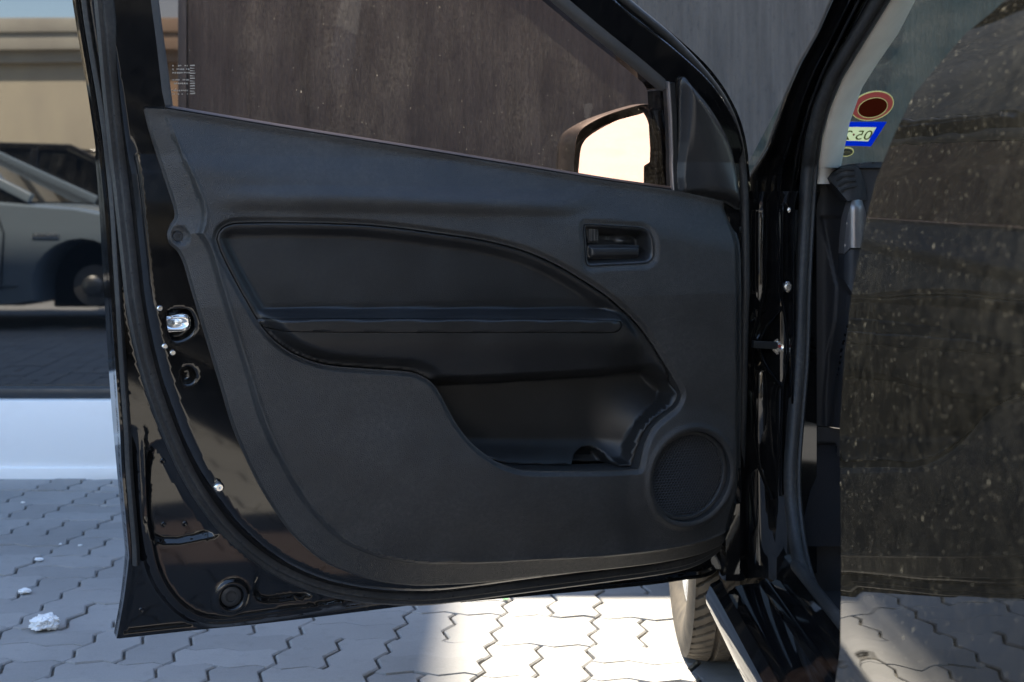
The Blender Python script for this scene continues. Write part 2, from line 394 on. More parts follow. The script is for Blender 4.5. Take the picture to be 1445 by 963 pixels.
def paver_outline(sw):
    a, b_ = (CS/2, CS) if sw else (CS, CS/2)      # size along y, along x
    pts = []
    pts += [(s, -o) for s, o in wave(b_)]                     # bottom edge
    pts += [(b_+o, s) for s, o in wave(a)]                    # right edge
    top = [(s, a-o) for s, o in wave(b_)]+[(b_, a)]; pts += top[:0:-1]
    left = [(o, s) for s, o in wave(a)]+[(0, a)]; pts += left[:0:-1]
    return np.array(pts)
def inset(P, d):
    n = len(P); out = []; ar = sum(P[i][0]*P[(i+1) % n][1]-P[(i+1) % n][0]*P[i][1] for i in range(n)); sg = 1 if ar > 0 else -1
    for i in range(n):
        e1 = P[i]-P[i-1]; e2 = P[(i+1) % n]-P[i]; n1 = np.array((-e1[1], e1[0]))/np.linalg.norm(e1)*sg; n2 = np.array((-e2[1], e2[0]))/np.linalg.norm(e2)*sg
        q = n1+n2; q = q/max(.35, (q@q)/2)
        out.append(P[i]+q*d)
    return np.array(out)
def paver_geo(sw):
    o = paver_outline(sw)
    n = len(o); c = (o.min(0)+o.max(0))/2; hw = (o.max(0)-o.min(0))[0]/2-AMP
    sx = lambda q, g: np.stack([c[0]+(q[:, 0]-c[0])*(1-g/hw), q[:, 1]], 1)
    l0 = sx(inset(o, GAP), .0020); l1 = sx(inset(o, GAP+.0010), .0042)
    V = [(p[0]-c[0], p[1]-c[1], -.04) for p in l0]+[(p[0]-c[0], p[1]-c[1], -.003) for p in l0]+[(p[0]-c[0], p[1]-c[1], 0) for p in l1]
    Fc = []
    for i in range(n):
        j = (i+1) % n
        for k in (0, 1): Fc.append((k*n+i, k*n+j, (k+1)*n+j, (k+1)*n+i))
    Fc.append(tuple(2*n+i for i in range(n)))
    return V, Fc, c
PG = [paver_geo(0), paver_geo(1)]
PM = []
for V, Fc, c in PG:
    me = bpy.data.meshes.new('paver'); me.from_pydata(V, [], Fc); me.materials.append(M['paver']); PM.append(me)
ANG = math.atan2(208, F)           # pavement runs a little to the right of the view
ca_, sa_ = math.cos(-ANG), math.sin(-ANG)
ORG = np.array((.075, 2.0))
items = []
for i in range(-48, 40):
    for j in range(-62, 30):
        sw = (i+j) % 2
        for k in (0, 1):
            V, Fc, c = PG[sw]
            lx, ly = i*CS+c[0]+(k*CS/2 if not sw else 0), j*CS+c[1]+(k*CS/2 if sw else 0)
            X = ORG[0]+ca_*lx-sa_*ly; Y = ORG[1]+sa_*lx+ca_*ly
            if -8 < X < 5 and -4.5 < Y < WALLY-.03: items.append((X, Y, sw))
def vis(it):
    X, Y, sw = it
    if Y < 2.35: return -1
    x = 722.5+F*X/Y; y = HY+F*CH/Y
    if x < -60 or x > 1030 or y > 1020 or y < 640: return -1
    if 190 < x < 960 and y < 815+(960-x)*.09: return -1
    return 1/Y
items.sort(key=lambda t: -vis(t)); near = [t for t in items if vis(t) > 0][:300]; rest = [t for t in items if t not in set(near)]
rng = random.Random(3)
for X, Y, sw in near:
    o = bpy.data.objects.new('paver', PM[sw]); COL.objects.link(o); o.parent = pave
    o.location = (X, Y, rng.uniform(-.0022, .0022)); o.rotation_euler = (rng.gauss(0, .006), rng.gauss(0, .006), -ANG+rng.gauss(0, .004))
RV = []; RF = []
for X, Y, sw in rest:
    V, Fc, c = PG[sw]; s = len(RV); dz = rng.uniform(-.002, .002)
    RV += [(X+ca_*p[0]-sa_*p[1], Y+sa_*p[0]+ca_*p[1], p[2]+dz) for p in V]; RF += [tuple(s+q for q in f) for f in Fc]
ro = pyd('pavers', RV, RF, 'paver', pave, False); ro['kind'] = 'stuff'

# ------------------------------------------------------------------ the shop: dark rough wall, reflective window, white plinth
shop = empty('shop_building', (0, WALLY, 0), 'low shop with dark rough wall, mirror-like window and white plinth behind the car', 'building')
def sp(o): o.parent = shop; o.matrix_parent_inverse = Matrix.Translation((0, -WALLY, 0)); return o
WX = (265-722.5)*WALLY/F
nz = 150; nxx = 420
xs = np.linspace(WX, 5.2, nxx); zs = np.linspace(0, 2.85, nz); V = []
for z in zs:
    for x in xs:
        g = noise.noise(Vector((x*34, 3, z*2.2)))*.004+noise.noise(Vector((x*90, 7, z*7)))*.0022+noise.noise(Vector((x*3, 1, z*.5)))*.004
        for gx, gw, gd in ((-.66, .016, .012), (-.605, .010, -.008), (-.44, .01, .007), (.55, .02, .01), (1.2, .015, .012)):
            g += gd*math.exp(-((x-gx-.006*math.sin(z*3))/gw)**2)
        V.append((x, WALLY+g, z))
Fc = [(r*nxx+k, r*nxx+k+1, (r+1)*nxx+k+1, (r+1)*nxx+k) for r in range(nz-1) for k in range(nxx-1)]
s = len(V); V += [(WX, WALLY+.3, 0), (WX, WALLY+.3, 2.85), (5.2, WALLY+.3, 0), (5.2, WALLY+.3, 2.85)]
Fc += [tuple([s, s+1]+[r*nxx for r in range(nz-1, -1, -1)]), tuple([s+3, s+2]+[r*nxx+nxx-1 for r in range(nz)]), (s+1, s+3)+tuple((nz-1)*nxx+k for k in range(nxx-1, -1, -1)), (s, s+2, s+3, s+1)]
wo = sp(pyd('wall', V, Fc, 'dark_wall'))
PT = CH+(HY-565)*(WALLY-.05)/F
sp(box('plinth', (-9, WALLY-.05, -.03), (WX-.004, WALLY+.25, PT), 'white_plinth', bev=.008))
sp(box('plinth_base', (-9, WALLY-.062, -.03), (WX-.004, WALLY-.046, .035), 'white_plinth', bev=.004))
sp(box('window_sill', (-9, WALLY-.02, PT+.001), (WX-.006, WALLY+.2, PT+.035), 'frame_dark', bev=.006))
for k in range(3):
    x1 = WX-.03-k*2.6; sp(box('window_pane', (x1-2.58, WALLY+.03, PT+.03), (x1-.004, WALLY+.045, 2.41), 'shop_glass', bev=0))
    if k: sp(box('window_frame', (x1-.01, WALLY+.02, PT+.03), (x1+.02, WALLY+.06, 2.41), 'frame_dark', bev=.003))
sp(box('window_frame', (WX-.03, WALLY-.01, PT+.03), (WX-.002, WALLY+.06, 2.41), 'frame_dark', bev=.003))
sp(box('fascia', (-9, WALLY-.03, 2.40), (WX-.003, WALLY+.28, 2.849), 'dark_wall', bev=.01))
sp(box('interior_wall', (-9, WALLY+.15, PT), (WX-.01, WALLY+.24, 2.5), 'dark_room', bev=.0))
sp(box('roof', (-9, WALLY+.01, 2.854), (5.2, WALLY+6, 2.90), 'block_paint', bev=.01))
tw = empty('shade_block', (-8, WALLY+4, 0), 'assumed tall plain block, out of view behind the shop, set to shade the left paving', 'building')  # assumed block, out of view, put here to cast the left-hand shade
for nm, lo, hi, mt in (('wall', (-17, WALLY+.02, 2.91), (-3.20, WALLY+12, 11.0), 'block_paint'), ('parapet', (-17.05, WALLY-.02, 11.002), (-3.17, WALLY+12.05, 11.3), 'cornice')):
    o = box(nm, lo, hi, mt, bev=.02); o.parent = tw; o.matrix_parent_inverse = Matrix.Translation((8, -WALLY-4, 0))
for zz in (4.6, 7.8):
    for xx in range(-16, -3, 2):
        o = box('window', (xx, WALLY-.01, zz), (xx+1.2, WALLY+.03, zz+1.5), 'frame_dark', bev=.01); o.parent = tw; o.matrix_parent_inverse = Matrix.Translation((8, -WALLY-4, 0))
# ------------------------------------------------------------------ what stands behind the photographer and shows in the shop glass, plus an added white reflector
bb = empty('beige_building', (-4, -10.8, 0), 'beige rendered building with stepped cornice, mirrored in the shop window', 'building')
def bp(o): o.parent = bb; o.matrix_parent_inverse = Matrix.Translation((4, 10.8, 0)); return o
BY = -10.8
bp(box('wall', (-22, BY-6, -.04), (14, BY, 2.95), 'beige_wall', bev=.01))
bp(box('cornice', (-22.05, BY-6, 2.952), (14.05, BY+.10, 3.12), 'cornice', bev=.015))
bp(box('cornice', (-22.1, BY-6, 3.122), (14.1, BY+.22, 3.36), 'cornice', bev=.015))
for k in range(15): bp(box('parapet_panel', (-22.2+k*2.42, BY-6, 3.362), (-22.2+k*2.42+2.41, BY+.26, 3.56), 'cornice', bev=.008))
wh = empty('mirror_reflector', (.5, -10.6, 0), 'added white wall and sloping panel behind the camera, giving the door mirror its white glare', 'building')  # added unseen white structure, gives the door mirror something bright to reflect
for nm, lo, hi in (('wall', (-3.6, BY+.02, -.04), (2.6, BY+.30, 2.9)), ('parapet', (-3.65, BY+.02, 2.902), (2.65, BY+.38, 3.2))):
    o = box(nm, lo, hi, 'white_plinth', None, .01); o.parent = wh; o.matrix_parent_inverse = Matrix.Translation((-.5, 10.6, 0))
aw = [(-3.5, BY+2.3, 1.7), (2.5, BY+2.3, 1.7), (2.5, BY+.31, 3.69), (-3.5, BY+.31, 3.69)]  # added white slope turned to the sun, so the mirror reads white
o = pyd('reflector_slope', aw+[(x, y-.01, z-.02) for x, y, z in aw], [(0, 1, 2, 3), (7, 6, 5, 4)]+[(i, 4+i, 4+(i+1) % 4, (i+1) % 4) for i in range(4)], 'white_plinth', None, False); o.parent = wh; o.matrix_parent_inverse = Matrix.Translation((-.5, 10.6, 0))
def wheel(name, parent, loc, R, Wd, rim_mat, yaw=0, detail=False, spokes=5, side=-1):
    """wheel with its axle along x; side=-1: outer face towards -x"""
    mt = Matrix.Translation(loc) @ Matrix.Rotation(yaw, 4, 'Z')
    root = parent
    h = Wd/2; rr = R*.66
    if detail:
        prof = []; 
        ax = np.r_[np.linspace(-h+.006, h-.006, 60)]
        side_p = [(rr, -h*.80), (rr+.012, -h*.93), (rr+.03, -h*1.02), (rr+.05, -h*1.05), (R-.032, -h*1.03), (R-.016, -h*.985), (R-.007, -h*.945)]
        N = 900; V = []; Fc = []
        pr = [(r_, a) for r_, a in side_p]+[(None, a) for a in np.linspace(-h*.90, h*.90, 56)]+[(r_, -a) for r_, a in side_p[::-1]]; m = len(pr)
        for i in range(N):
            th = 2*math.pi*i/N; ph = th*R/.026
            for r_, a in pr:
                if r_ is None:
                    r0 = R-.010*(abs(a)/h)**3.5; g = 0
                    for gc in (-.034, .0, .034):
                        if abs(a-gc*Wd/.165) < .0038: g = .007
                    sk = ph+ (a/.03)*(1 if a < 0 else -1)
                    fr = sk-math.floor(sk)
                    if abs(a) > .040*Wd/.165 and fr < .20: g = max(g, .008)
                    if abs(a) < .034*Wd/.165:
                        f2 = (ph*1.5+a/.018) % 1
                        if f2 < .16: g = max(g, .005)
                    r_ = r0-g
                V.append((a, r_*math.cos(th), r_*math.sin(th)))
        for i in range(N):
            for j in range(m-1): Fc.append((i*m+j, i*m+j+1, ((i+1) % N)*m+j+1, ((i+1) % N)*m+j))
        V = [tuple(mt @ Vector(p)) for p in V]; ty = pyd('tyre', V, Fc, 'tyre', root, True, 35)
    else:
        p = [(rr, -h*.8), (rr+.02, -h), (R-.03, -h), (R, -h*.8), (R, h*.8), (R-.03, h), (rr+.02, h), (rr, h*.8)]
        ty = lathe('tyre', p, 'tyre', root, 48, mt @ Matrix.Rotation(math.pi/2, 4, 'Y'))
    s = side
    Q = mt @ Matrix.Rotation(math.pi/2*(1 if s > 0 else -1), 4, 'Y')
    lathe('rim', [(rr-.03, -h*.6), (rr-.014, h*.5), (rr-.012, h*.72), (rr-.003, h*.80), (rr-.0005, h*.76), (rr-.004, h*.70), (rr-.004, -h*.7)], rim_mat, root, 48, Q)
    bm = bmesh.new()
    for k in range(spokes):
        a = 2*math.pi*k/spokes
        pts = [(.03, -.028), (.5*rr, -.030), (rr-.012, -.042), (rr-.012, .042), (.5*rr, .030), (.03, .028)]
        vs = []
        for zz in (h*.42, h*.66):
            ring = [bm.verts.new(Q @ Vector((x*math.cos(a)-y*math.sin(a), x*math.sin(a)+y*math.cos(a), zz+(.0 if x < .1 else .012*(x/rr))))) for x, y in pts]; vs.append(ring)
        bm.faces.new(vs[1]); bm.faces.new(vs[0][::-1])
        for i in range(6): bm.faces.new((vs[0][i], vs[0][(i+1) % 6], vs[1][(i+1) % 6], vs[1][i]))
    bmesh.ops.recalc_face_normals(bm, faces=bm.faces[:])
    me = bpy.data.meshes.new('spokes'); bm.to_mesh(me); bm.free(); link('spokes', me, rim_mat, root, False)
    lathe('hub', [(0, h*.75), (.03, h*.74), (.045, h*.66), (.05, h*.4)], rim_mat, root, 24, Q)
    lathe('brake_disc', [(0, h*.05), (rr*.75, h*.05), (rr*.75, -h*.05), (0, -h*.05)], 'disc_brake', root, 32, Q)
def parked_car(name, label, loc, yaw, mat, rim, sc=1.0, hood_open=False, bare=False):
    c = empty(name, loc, label, 'car'); c.rotation_euler = (0, 0, yaw); c.scale = (sc, sc, sc)
    L0 = -2.3
    prof = [(-2.28, .35), (-2.33, .6), (-2.25, .92), (-1.5, .98), (-.4, .95), (.75, .93), (1.35, .88), (1.9, .76), (2.22, .62), (2.3, .42), (2.22, .22), (1.78, .20)]
    arch = lambda cx: [(cx+.36*math.cos(t), .30+.37*math.sin(t)) for t in np.linspace(-.25, math.pi+.25, 15)]
    lower = prof+arch(1.40)+[(.9, .18), (-.85, .18)]+arch(-1.35)+[(-1.75, .22)]
    out = np.array(lower); hw = .88
    layers = [(-hw+.0, .035), (-hw-.0, .035), (-hw+.02, .0), (-.5, -.03), (.5, -.03), (hw-.02, .0), (hw, .035)]
    V = []; n = len(out); cen = np.array((0, .55))
    zs_ = [-hw, -hw+.03, -hw+.12, -.4, .4, hw-.12, hw-.03, hw]; ins = [.05, .02, .0, -.015, -.015, 0, .02, .05]
    for y, d in zip(zs_, ins):
        q = out+(cen-out)/np.maximum(np.linalg.norm(cen-out, axis=1), .1)[:, None]*d
        V += [(p[0], y, p[1]) for p in q]
    Fc = [(k*n+i, k*n+(i+1) % n, (k+1)*n+(i+1) % n, (k+1)*n+i) for k in range(7) for i in range(n)]
    Fc += [tuple(range(n))[::-1], tuple(7*n+i for i in range(n))]
    bm = bmesh.new(); vv = [bm.verts.new(p) for p in V]
    for f in Fc: bm.faces.new([vv[i] for i in f])
    bmesh.ops.recalc_face_normals(bm, faces=bm.faces[:]); me = bpy.data.meshes.new('body'); bm.to_mesh(me); bm.free()
    body = link('body', me, mat, c); me.set_sharp_from_angle(angle=math.radians(40))
    cab = [(-1.95, .95), (-1.35, 1.32), (-.7, 1.42), (.0, 1.40), (.95, .93)]
    V = []
    for y, tz in ((-.80, 0), (.80, 0)):
        for x, z in cab: V.append((x*(1), y*(1-.20*max(0, z-.95)/.47), z))
    m = len(cab); Fc = [tuple(range(m))[::-1], tuple(range(m, 2*m))]+[(i, i+1, m+i+1, m+i) for i in range(m-1)]
    pyd('cabin_glass', V, Fc, 'dark_glass', c, False)
    for y in (-1, 1):
        for a, d in (((.97, .95), (.02, 1.405)), ((.02, 1.405), (-.7, 1.425)), ((-.7, 1.425), (-1.35, 1.33)), ((-1.35, 1.33), (-1.96, .97)), ((-.25, .95), (-.3, 1.41))):
            f = lambda q: (q[0], y*(.805*(1-.20*max(0, q[1]-.95)/.47)), q[1])
            sweep('pillar', [f(a), tuple((np.array(f(a))+np.array(f(d)))/2), f(d)], rrect(.035, .03, .012), mat, c, up=(0, 1, 0))
    pyd('roof', [(.0, -.66, 1.415), (.0, .66, 1.415), (-.7, .65, 1.44), (-.7, -.65, 1.44), (-1.32, .66, 1.345), (-1.32, -.66, 1.345)], [(0, 1, 2, 3), (3, 2, 4, 5)], mat, c)
    for y in (-1, 1):
        sweep('seam', [(.72, y*.884, .93), (.80, y*.884, .7), (.78, y*.884, .3)], ell(.006, .006, 6), 'frame_dark', c, up=(0, 1, 0))
        sweep('moulding', [(-.85, y*.885, .33), (0, y*.887, .335), (.9, y*.885, .33)], ell(.006, .018, 6), mat, c, up=(0, 1, 0))
        box('side_vent', (1.0, y*.86-.03, .66), (1.2, y*.86+.03, .70), 'bright_metal', c, .008)
        bm = bmesh.new(); bmesh.ops.create_icosphere(bm, subdivisions=3, radius=1)
        for v in bm.verts: v.co = Vector((.58+v.co.x*.085, y*(.98)+v.co.y*.11, 1.02+v.co.z*.085*(1 if v.co.z > 0 else .8)))
        me = bpy.data.meshes.new('side_mirror'); bm.to_mesh(me); bm.free(); link('side_mirror', me, mat, c)
        for cx in (1.40, -1.35):
            if bare and y > 0 and cx > 0:
                for nm, pr_ in (('brake_disc', [(0, .0), (.15, .0), (.15, .02), (.06, .02), (.06, .06), (0, .06)]), ('brake_hub', [(.075, .0), (.075, .07), (.05, .09), (0, .09)])):
                    lathe(nm, pr_, 'disc_brake', c, 32, Matrix.Translation((cx, y*.70, .32)) @ Matrix.Rotation(-math.pi/2*y, 4, 'X'))
                box('arch_liner', (cx-.36, .35, .15), (cx+.36, .52, .66), 'dark_room', c, .02)
                continue
            wp = empty('wheel', (0, 0, 0)); wp.parent = c
            wheel('wheel', wp, (cx, y*.76, .32), .32, .21, rim, math.pi/2, False, 5, 1 if y > 0 else -1)
        box('headlight', (2.0, y*.62-.14, .60), (2.2, y*.62+.14, .70), 'bright_metal', c, .03)
    if hood_open:
        pyd('raised_bonnet', [(.95, -.7, .95), (.95, .7, .95), (1.75, .62, 1.55), (1.75, -.62, 1.55), (.95, -.7, .92), (.95, .7, .92), (1.78, .62, 1.52), (1.78, -.62, 1.52)], [(0, 1, 2, 3), (7, 6, 5, 4), (0, 4, 5, 1), (2, 6, 7, 3), (1, 5, 6, 2), (3, 7, 4, 0)], mat, c, False)
    return c
parked_car('sedan', 'blue-grey sedan with its front wheel removed, mirrored in the shop window', (-4.42, -1.75, 0), 0, 'grey_paint', 'alloy', 1.0, False, True)
parked_car('parked_car', 'black car behind the blue-grey sedan, mirrored in the shop window', (-4.3, -5.2, 0), 0.0, 'far_black', 'alloy', 1.05)

# ------------------------------------------------------------------ the car
CX, CY = 1.14, 1.45
car = empty('car', (CX, CY, 0), 'black hatchback with its front door wide open, parked nose to the wall', 'car')
PINV = Matrix.Translation((-CX, -CY, 0))
def cp(o): o.parent = car; o.matrix_parent_inverse = PINV; return o
HX, HYY = .373, 2.32                      # hinge line
TA = math.atan2(-.395, -.919)
Tx, Ty = math.cos(TA), math.sin(TA); Nx, Ny = -Ty, Tx      # along the door, out of its inner face
ZB = .93
def lean(z): return max(0.0, z-ZB)*.22-max(0.0, .72-z)*.115
leanv = lambda z: np.maximum(0, z-ZB)*.22-np.maximum(0, .72-z)*.115
def D(x, y, w=0.0):
    """point (u, z) of the door where the inner face, raised by w, shows at (x, y)"""
    r = ray(x, y); ln = 0.0
    for _ in range(12):
        # local w of o + s r : (s*rx-HX)*Nx + (s*ry-HYY)*Ny = w + ln
        s = (w+ln+HX*Nx+HYY*Ny)/(r[0]*Nx+r[1]*Ny)
        z = CH+s*r[2]; ln = lean(z)
    return ((s*r[0]-HX)*Tx+(s*r[1]-HYY)*Ty, z)
def DL(pts, w=0.0): return np.array([D(x, y, w) for x, y in pts])
def pix(V, w=.034):
    X = HX+V[:, 0]*Tx+(w+leanv(V[:, 1]))*Nx; Y = HYY+V[:, 0]*Ty+(w+leanv(V[:, 1]))*Ny
    return 722.5+F*X/Y, HY+(CH-V[:, 1])*F/Y
# --- door shell
hem_px = [(166, 904), (167, 899), (176, 850), (183, 795), (183, 780), (176, 700), (168, 600), (161, 500), (154, 400), (147, 300), (139, 220), (128, 140), (116, 70), (105, 0), (90, -100), (92, -170),
          (140, -205), (260, -225), (400, -232), (560, -215), (680, -165), (790, -85), (885, 0), (945, 48), (1000, 100), (1035, 155), (1050, 205), (1056, 255), (1058, 320), (1057, 400), (1055, 500),
          (1052, 600), (1046, 690), (1032, 755), (1018, 790), (1000, 811), (960, 818), (900, 826), (770, 838), (640, 850), (510, 866), (380, 882), (270, 893), (180, 903), (171, 904)]
hemW = -.055
HEM = resample(crom(DL(hem_px, hemW), 6, True), .006, True)
HS = 1 if inside(offs(HEM, .01, True)[:1], HEM)[0] else -1
seal_px = [(126, -120), (134, -60), (143, 0), (152, 80), (161, 160), (172, 250), (184, 360), (192, 430), (206, 500), (223, 560), (245, 618), (266, 664), (290, 704), (320, 743), (358, 778), (400, 805), (445, 824), (490, 835), (540, 841), (600, 842), (660, 836), (740, 825), (850, 811), (940, 799), (985, 786), (1015, 764), (1036, 730), (1046, 690)]
SEAL = resample(crom(DL(seal_px, -.03), 6), .008)
win_px = [(238, 170), (229, 130), (221, 60), (213, 0), (203, -90), (208, -140), (250, -165), (400, -178), (545, -165), (650, -120), (752, -45), (805, 0), (850, 38), (905, 82), (940, 112), (946, 122), (950, 200), (952, 278), (860, 264), (740, 244), (600, 221), (400, 189)]
WIN = resample(DL(win_px, 0), .006, True)
SEALpoly = np.vstack([SEAL, [(0.02, .3), (0.0, .6), (.0, 1.0), (.2, 1.22), (.5, 1.40), (.8, 1.44)]])
emb = [DL([(212, 640), (236, 638), (262, 690), (302, 742), (292, 757), (214, 757)], -.05), DL([(366, 806), (388, 804), (436, 832), (428, 842), (366, 846)], -.05)]
emb = [resample(crom(e, 4, True), .004, True) for e in emb]
hooks = [DL([(236, 440), (262, 436), (273, 448), (272, 468), (255, 480), (240, 476)], -.01), DL([(258, 520), (270, 518), (277, 530), (270, 541), (258, 540)], -.005)]
hooks = [resample(crom(e, 5, True), .003, True) for e in hooks]
plug = D(327, 843, -.05)
TW = .034
trim_px_edge = [(1012, 772), (985, 783), (945, 792), (900, 799), (820, 808), (740, 816), (680, 823), (632, 826), (581, 827), (524, 819), (485, 806), (452, 790), (411, 753), (374, 700), (348, 650), (327, 600), (311, 546), (293, 487), (279, 440), (268, 403), (259, 372), (250, 354), (240, 345), (236, 332), (240, 318), (247, 306), (243, 285), (232, 252), (220, 215), (210, 183), (203, 153)]
top_px = [(232, 153), (400, 181), (600, 213), (740, 236), (860, 256), (955, 269), (1020, 284)]
right_px = [(1040, 296), (1046, 340), (1048, 420), (1048, 520), (1046, 620), (1044, 690), (1032, 742)]
EDGE = crom(DL(trim_px_edge, .003), 6); TOP = DL(top_px, .012); RIGHT = crom(DL(right_px, .012), 5)
TOPs = resample(TOP, .006); OUT = resample(np.vstack([EDGE, TOPs[1:], RIGHT[1:]]), .005, True)
ins_out = [(306, 338), (312, 324), (326, 316), (350, 314), (420, 314), (500, 316), (560, 321), (620, 329), (680, 338), (730, 350), (765, 363), (801, 381), (849, 411), (880, 436), (903, 459), (921, 483), (936, 507), (949, 528), (958, 544), (963, 558), (957, 573), (946, 583), (931, 594), (918, 608), (907, 630), (898, 661)]
ins_bot = [(860, 663), (800, 663), (740, 662), (714, 657), (690, 646), (664, 625), (645, 600), (632, 576), (622, 556), (611, 541), (596, 531), (575, 525), (520, 521), (470, 517), (440, 510), (410, 497), (385, 478), (365, 454), (345, 420), (325, 383), (312, 356)]
INS = resample(crom(DL(ins_out, TW), 6, False).tolist()+crom(DL([(898, 661)]+ins_bot+[(306, 338)], TW), 6)[1:-1].tolist(), .0045, True)
spk = D(971, 672, TW); SR = .0735
SPK = np.array([(spk[0]+SR*math.cos(t), spk[1]+SR*math.sin(t)) for t in np.linspace(0, 2*math.pi, 90, endpoint=False)])
hand_c = [D(824, 316, TW), D(922, 322, TW), D(926, 372, TW), D(828, 377, TW)]
def rr_quad(q, r, k=6):
    q = [np.array(p) for p in q]; out = []
    for i in range(4):
        a, b_, c = q[i-1], q[i], q[(i+1) % 4]; d1 = (a-b_)/np.linalg.norm(a-b_); d2 = (c-b_)/np.linalg.norm(c-b_); rr = r[i] if isinstance(r, (list, tuple)) else r
        for j in range(k+1):
            t = j/k; out.append((1-t)**2*(b_+d1*rr)+2*t*(1-t)*b_+t*t*(b_+d2*rr))
    return np.array(out)
HND = resample(rr_quad(hand_c, [.008, .022, .022, .010]), .003, True)
EDs = resample(EDGE, .008); RTs = resample(RIGHT, .01); scr = D(252, 334, .01)
STEP = resample(crom(DL([(196, 600), (200, 690), (207, 765), (222, 820), (255, 862), (300, 880), (380, 872), (560, 846), (760, 822), (900, 808)], -.05), 5), .006)
STEPpoly = np.vstack([STEP, [(.02, .5), (.3, .9), (.93, .9)]])
def shell_w(V):
    ins = inside(V, SEALpoly); d = dist_poly(V, SEAL, False); sd = np.where(ins, d, -d)
    W = -.052+.052*sst(-.012, .022, sd)
    # upper frame: stepped towards the glass
    up = sst(.90, .96, V[:, 1])
    dw = dist_poly(V, WIN); dh = dist_poly(V, HEM)
    f = -.050+.014*sst(.006, .018, dh)+.034*sst(.020, .036, dh)
    W = W*(1-up)+f*up
    W += leanv(V[:, 1])
    W += .003*(1-sst(.004, .014, dh))
    for e in emb:
        s = np.where(inside(V, e), dist_poly(V, e), -dist_poly(V, e)); W -= .006*sst(-.006, .007, s)*sst(.010, .024, -sd)
    for e in hooks:
        s = np.where(inside(V, e), dist_poly(V, e), -dist_poly(V, e)); W -= .028*sst(-.002, .005, s)
    r = np.hypot(V[:, 0]-plug[0], V[:, 1]-plug[1]); W += .005*np.exp(-((r-.021)/.004)**2)-.006*(1-sst(.012, .018, r))
    # pressed step that follows the lower rear corner, outside the seal
    s = np.where(inside(V, STEPpoly), 1, -1)*dist_poly(V, STEP, False); W -= .016*(1-sst(-.012, .004, s))*(1-up)*(V[:, 0] > .45)*(1-sst(.47, .56, V[:, 1]))
    W += .003*np.exp(-((s-.006)/.004)**2)*(1-up)*(1-sst(.47, .56, V[:, 1]))
    dt = np.where(inside(V, OUT), dist_poly(V, OUT), 0); W -= .045*sst(.010, .022, dt)
    return W
SEALf = resample(SEAL, .0045); sl_ = SEALf[SEALf[:, 1] < .93]
_h = HEM[(HEM[:, 1] > .915) & (HEM[:, 0] > .7)]; _h = _h[np.argsort(_h[:, 1])]
XH = [(offs(resample(_h, .005), d), False, 7) for s_ in (1, -1) for d in np.array((.006, .012, .018, .022, .026, .030, .034, .038))*s_]
XT = XH+[(offs(sl_, d), False, 1) for d in (-.021, -.011, .0, .011, .022, .030, .036)]+[(offs(STEP, d), False, 2) for d in (-.012, -.008, -.004, .0, .004, .008)]
XT += [(offs(e, d, True), True, 3+id(e)) for e in emb for d in (-.006, -.002, .002, .007)]+[(offs(e, d, True), True, 3+id(e)) for e in hooks for d in (-.002, .0015, .005)]
XT += [([(plug[0]+r*math.cos(t), plug[1]+r*math.sin(t)) for t in np.linspace(0, 2*math.pi, 40, endpoint=False)], True, 5) for r in (.012, .016, .018, .021, .025)]
door = sheet('front_door', HEM, [WIN], .0040, shell_w, 'paint', None, .03, XT)
cp(door); door.location = (HX, HYY, 0); door.rotation_euler = (0, 0, TA)
door['label'] = 'open black front door seen from its trimmed inner side'
# outer skin (the side that faces the wall)
V, Fc = triangulate(HEM, [WIN], .03)
Wb = -.095+leanv(V[:, 1])-.03*np.sin(np.clip((V[:, 1]-.28)/.65, 0, 1)*math.pi)+np.where(V[:, 1] > ZB, .02, 0)
Pb = np.stack([V[:, 0], Wb, V[:, 1]], 1); verts = [tuple(p) for p in Pb]
nr = np.cross(Pb[Fc[:, 1]]-Pb[Fc[:, 0]], Pb[Fc[:, 2]]-Pb[Fc[:, 0]])[:, 1]; fcs = [tuple(f) if s < 0 else tuple(f[::-1]) for f, s in zip(Fc, nr)]
for loop, wtop in ((HEM, None), (WIN, None)):
    n = len(loop); wt = shell_w(loop)-.012; s = len(verts)
    wb = -.095+leanv(loop[:, 1])-.03*np.sin(np.clip((loop[:, 1]-.28)/.65, 0, 1)*math.pi)+np.where(loop[:, 1] > ZB, .02, 0)
    verts += [(p[0], a, p[1]) for p, a in zip(loop, wt)]+[(p[0], a, p[1]) for p, a in zip(loop, wb)]
    fcs += [(s+i, s+(i+1) % n, s+n+(i+1) % n, s+n+i) for i in range(n)]
pyd('outer_skin', verts, fcs, 'paint', door, True, 45)
def on_door(P2, w): 
    w = np.asarray(w) if np.ndim(w) else np.full(len(P2), w)
    return np.stack([P2[:, 0], w+leanv(P2[:, 1]), P2[:, 1]], 1)
# rubber seals
sp3 = on_door(SEAL, shell_w(SEAL)-leanv(SEAL[:, 1])+.004)
sweep('door_seal', sp3, [(-.013, -.004), (-.012, .006), (-.006, .0125), (.002, .013), (.005, .008), (.010, .009), (.013, .004), (.013, -.004)], 'rubber', door)
ins_px = [(p[0]+34-6*(p[1] < 100), p[1]) for p in seal_px[1:10]]
hp = HEM[(HEM[:, 1] > .33)]
i0 = [i for i in range(len(HEM))]
# hem lip seal: a narrow rubber lip just inside the rear edge
rl = DL([(122, -120), (117, -60), (119, 0), (129, 70), (141, 140), (152, 220), (160, 300), (166, 400), (172, 500), (179, 600), (187, 700), (193, 770), (194, 800)], -.05)
rl = resample(crom(rl, 5), .01); sweep('edge_seal', on_door(rl, shell_w(rl)-leanv(rl[:, 1])+.003), [(-.005, -.004), (-.005, .004), (0, .007), (.005, .004), (.005, -.004)], 'rubber', door)
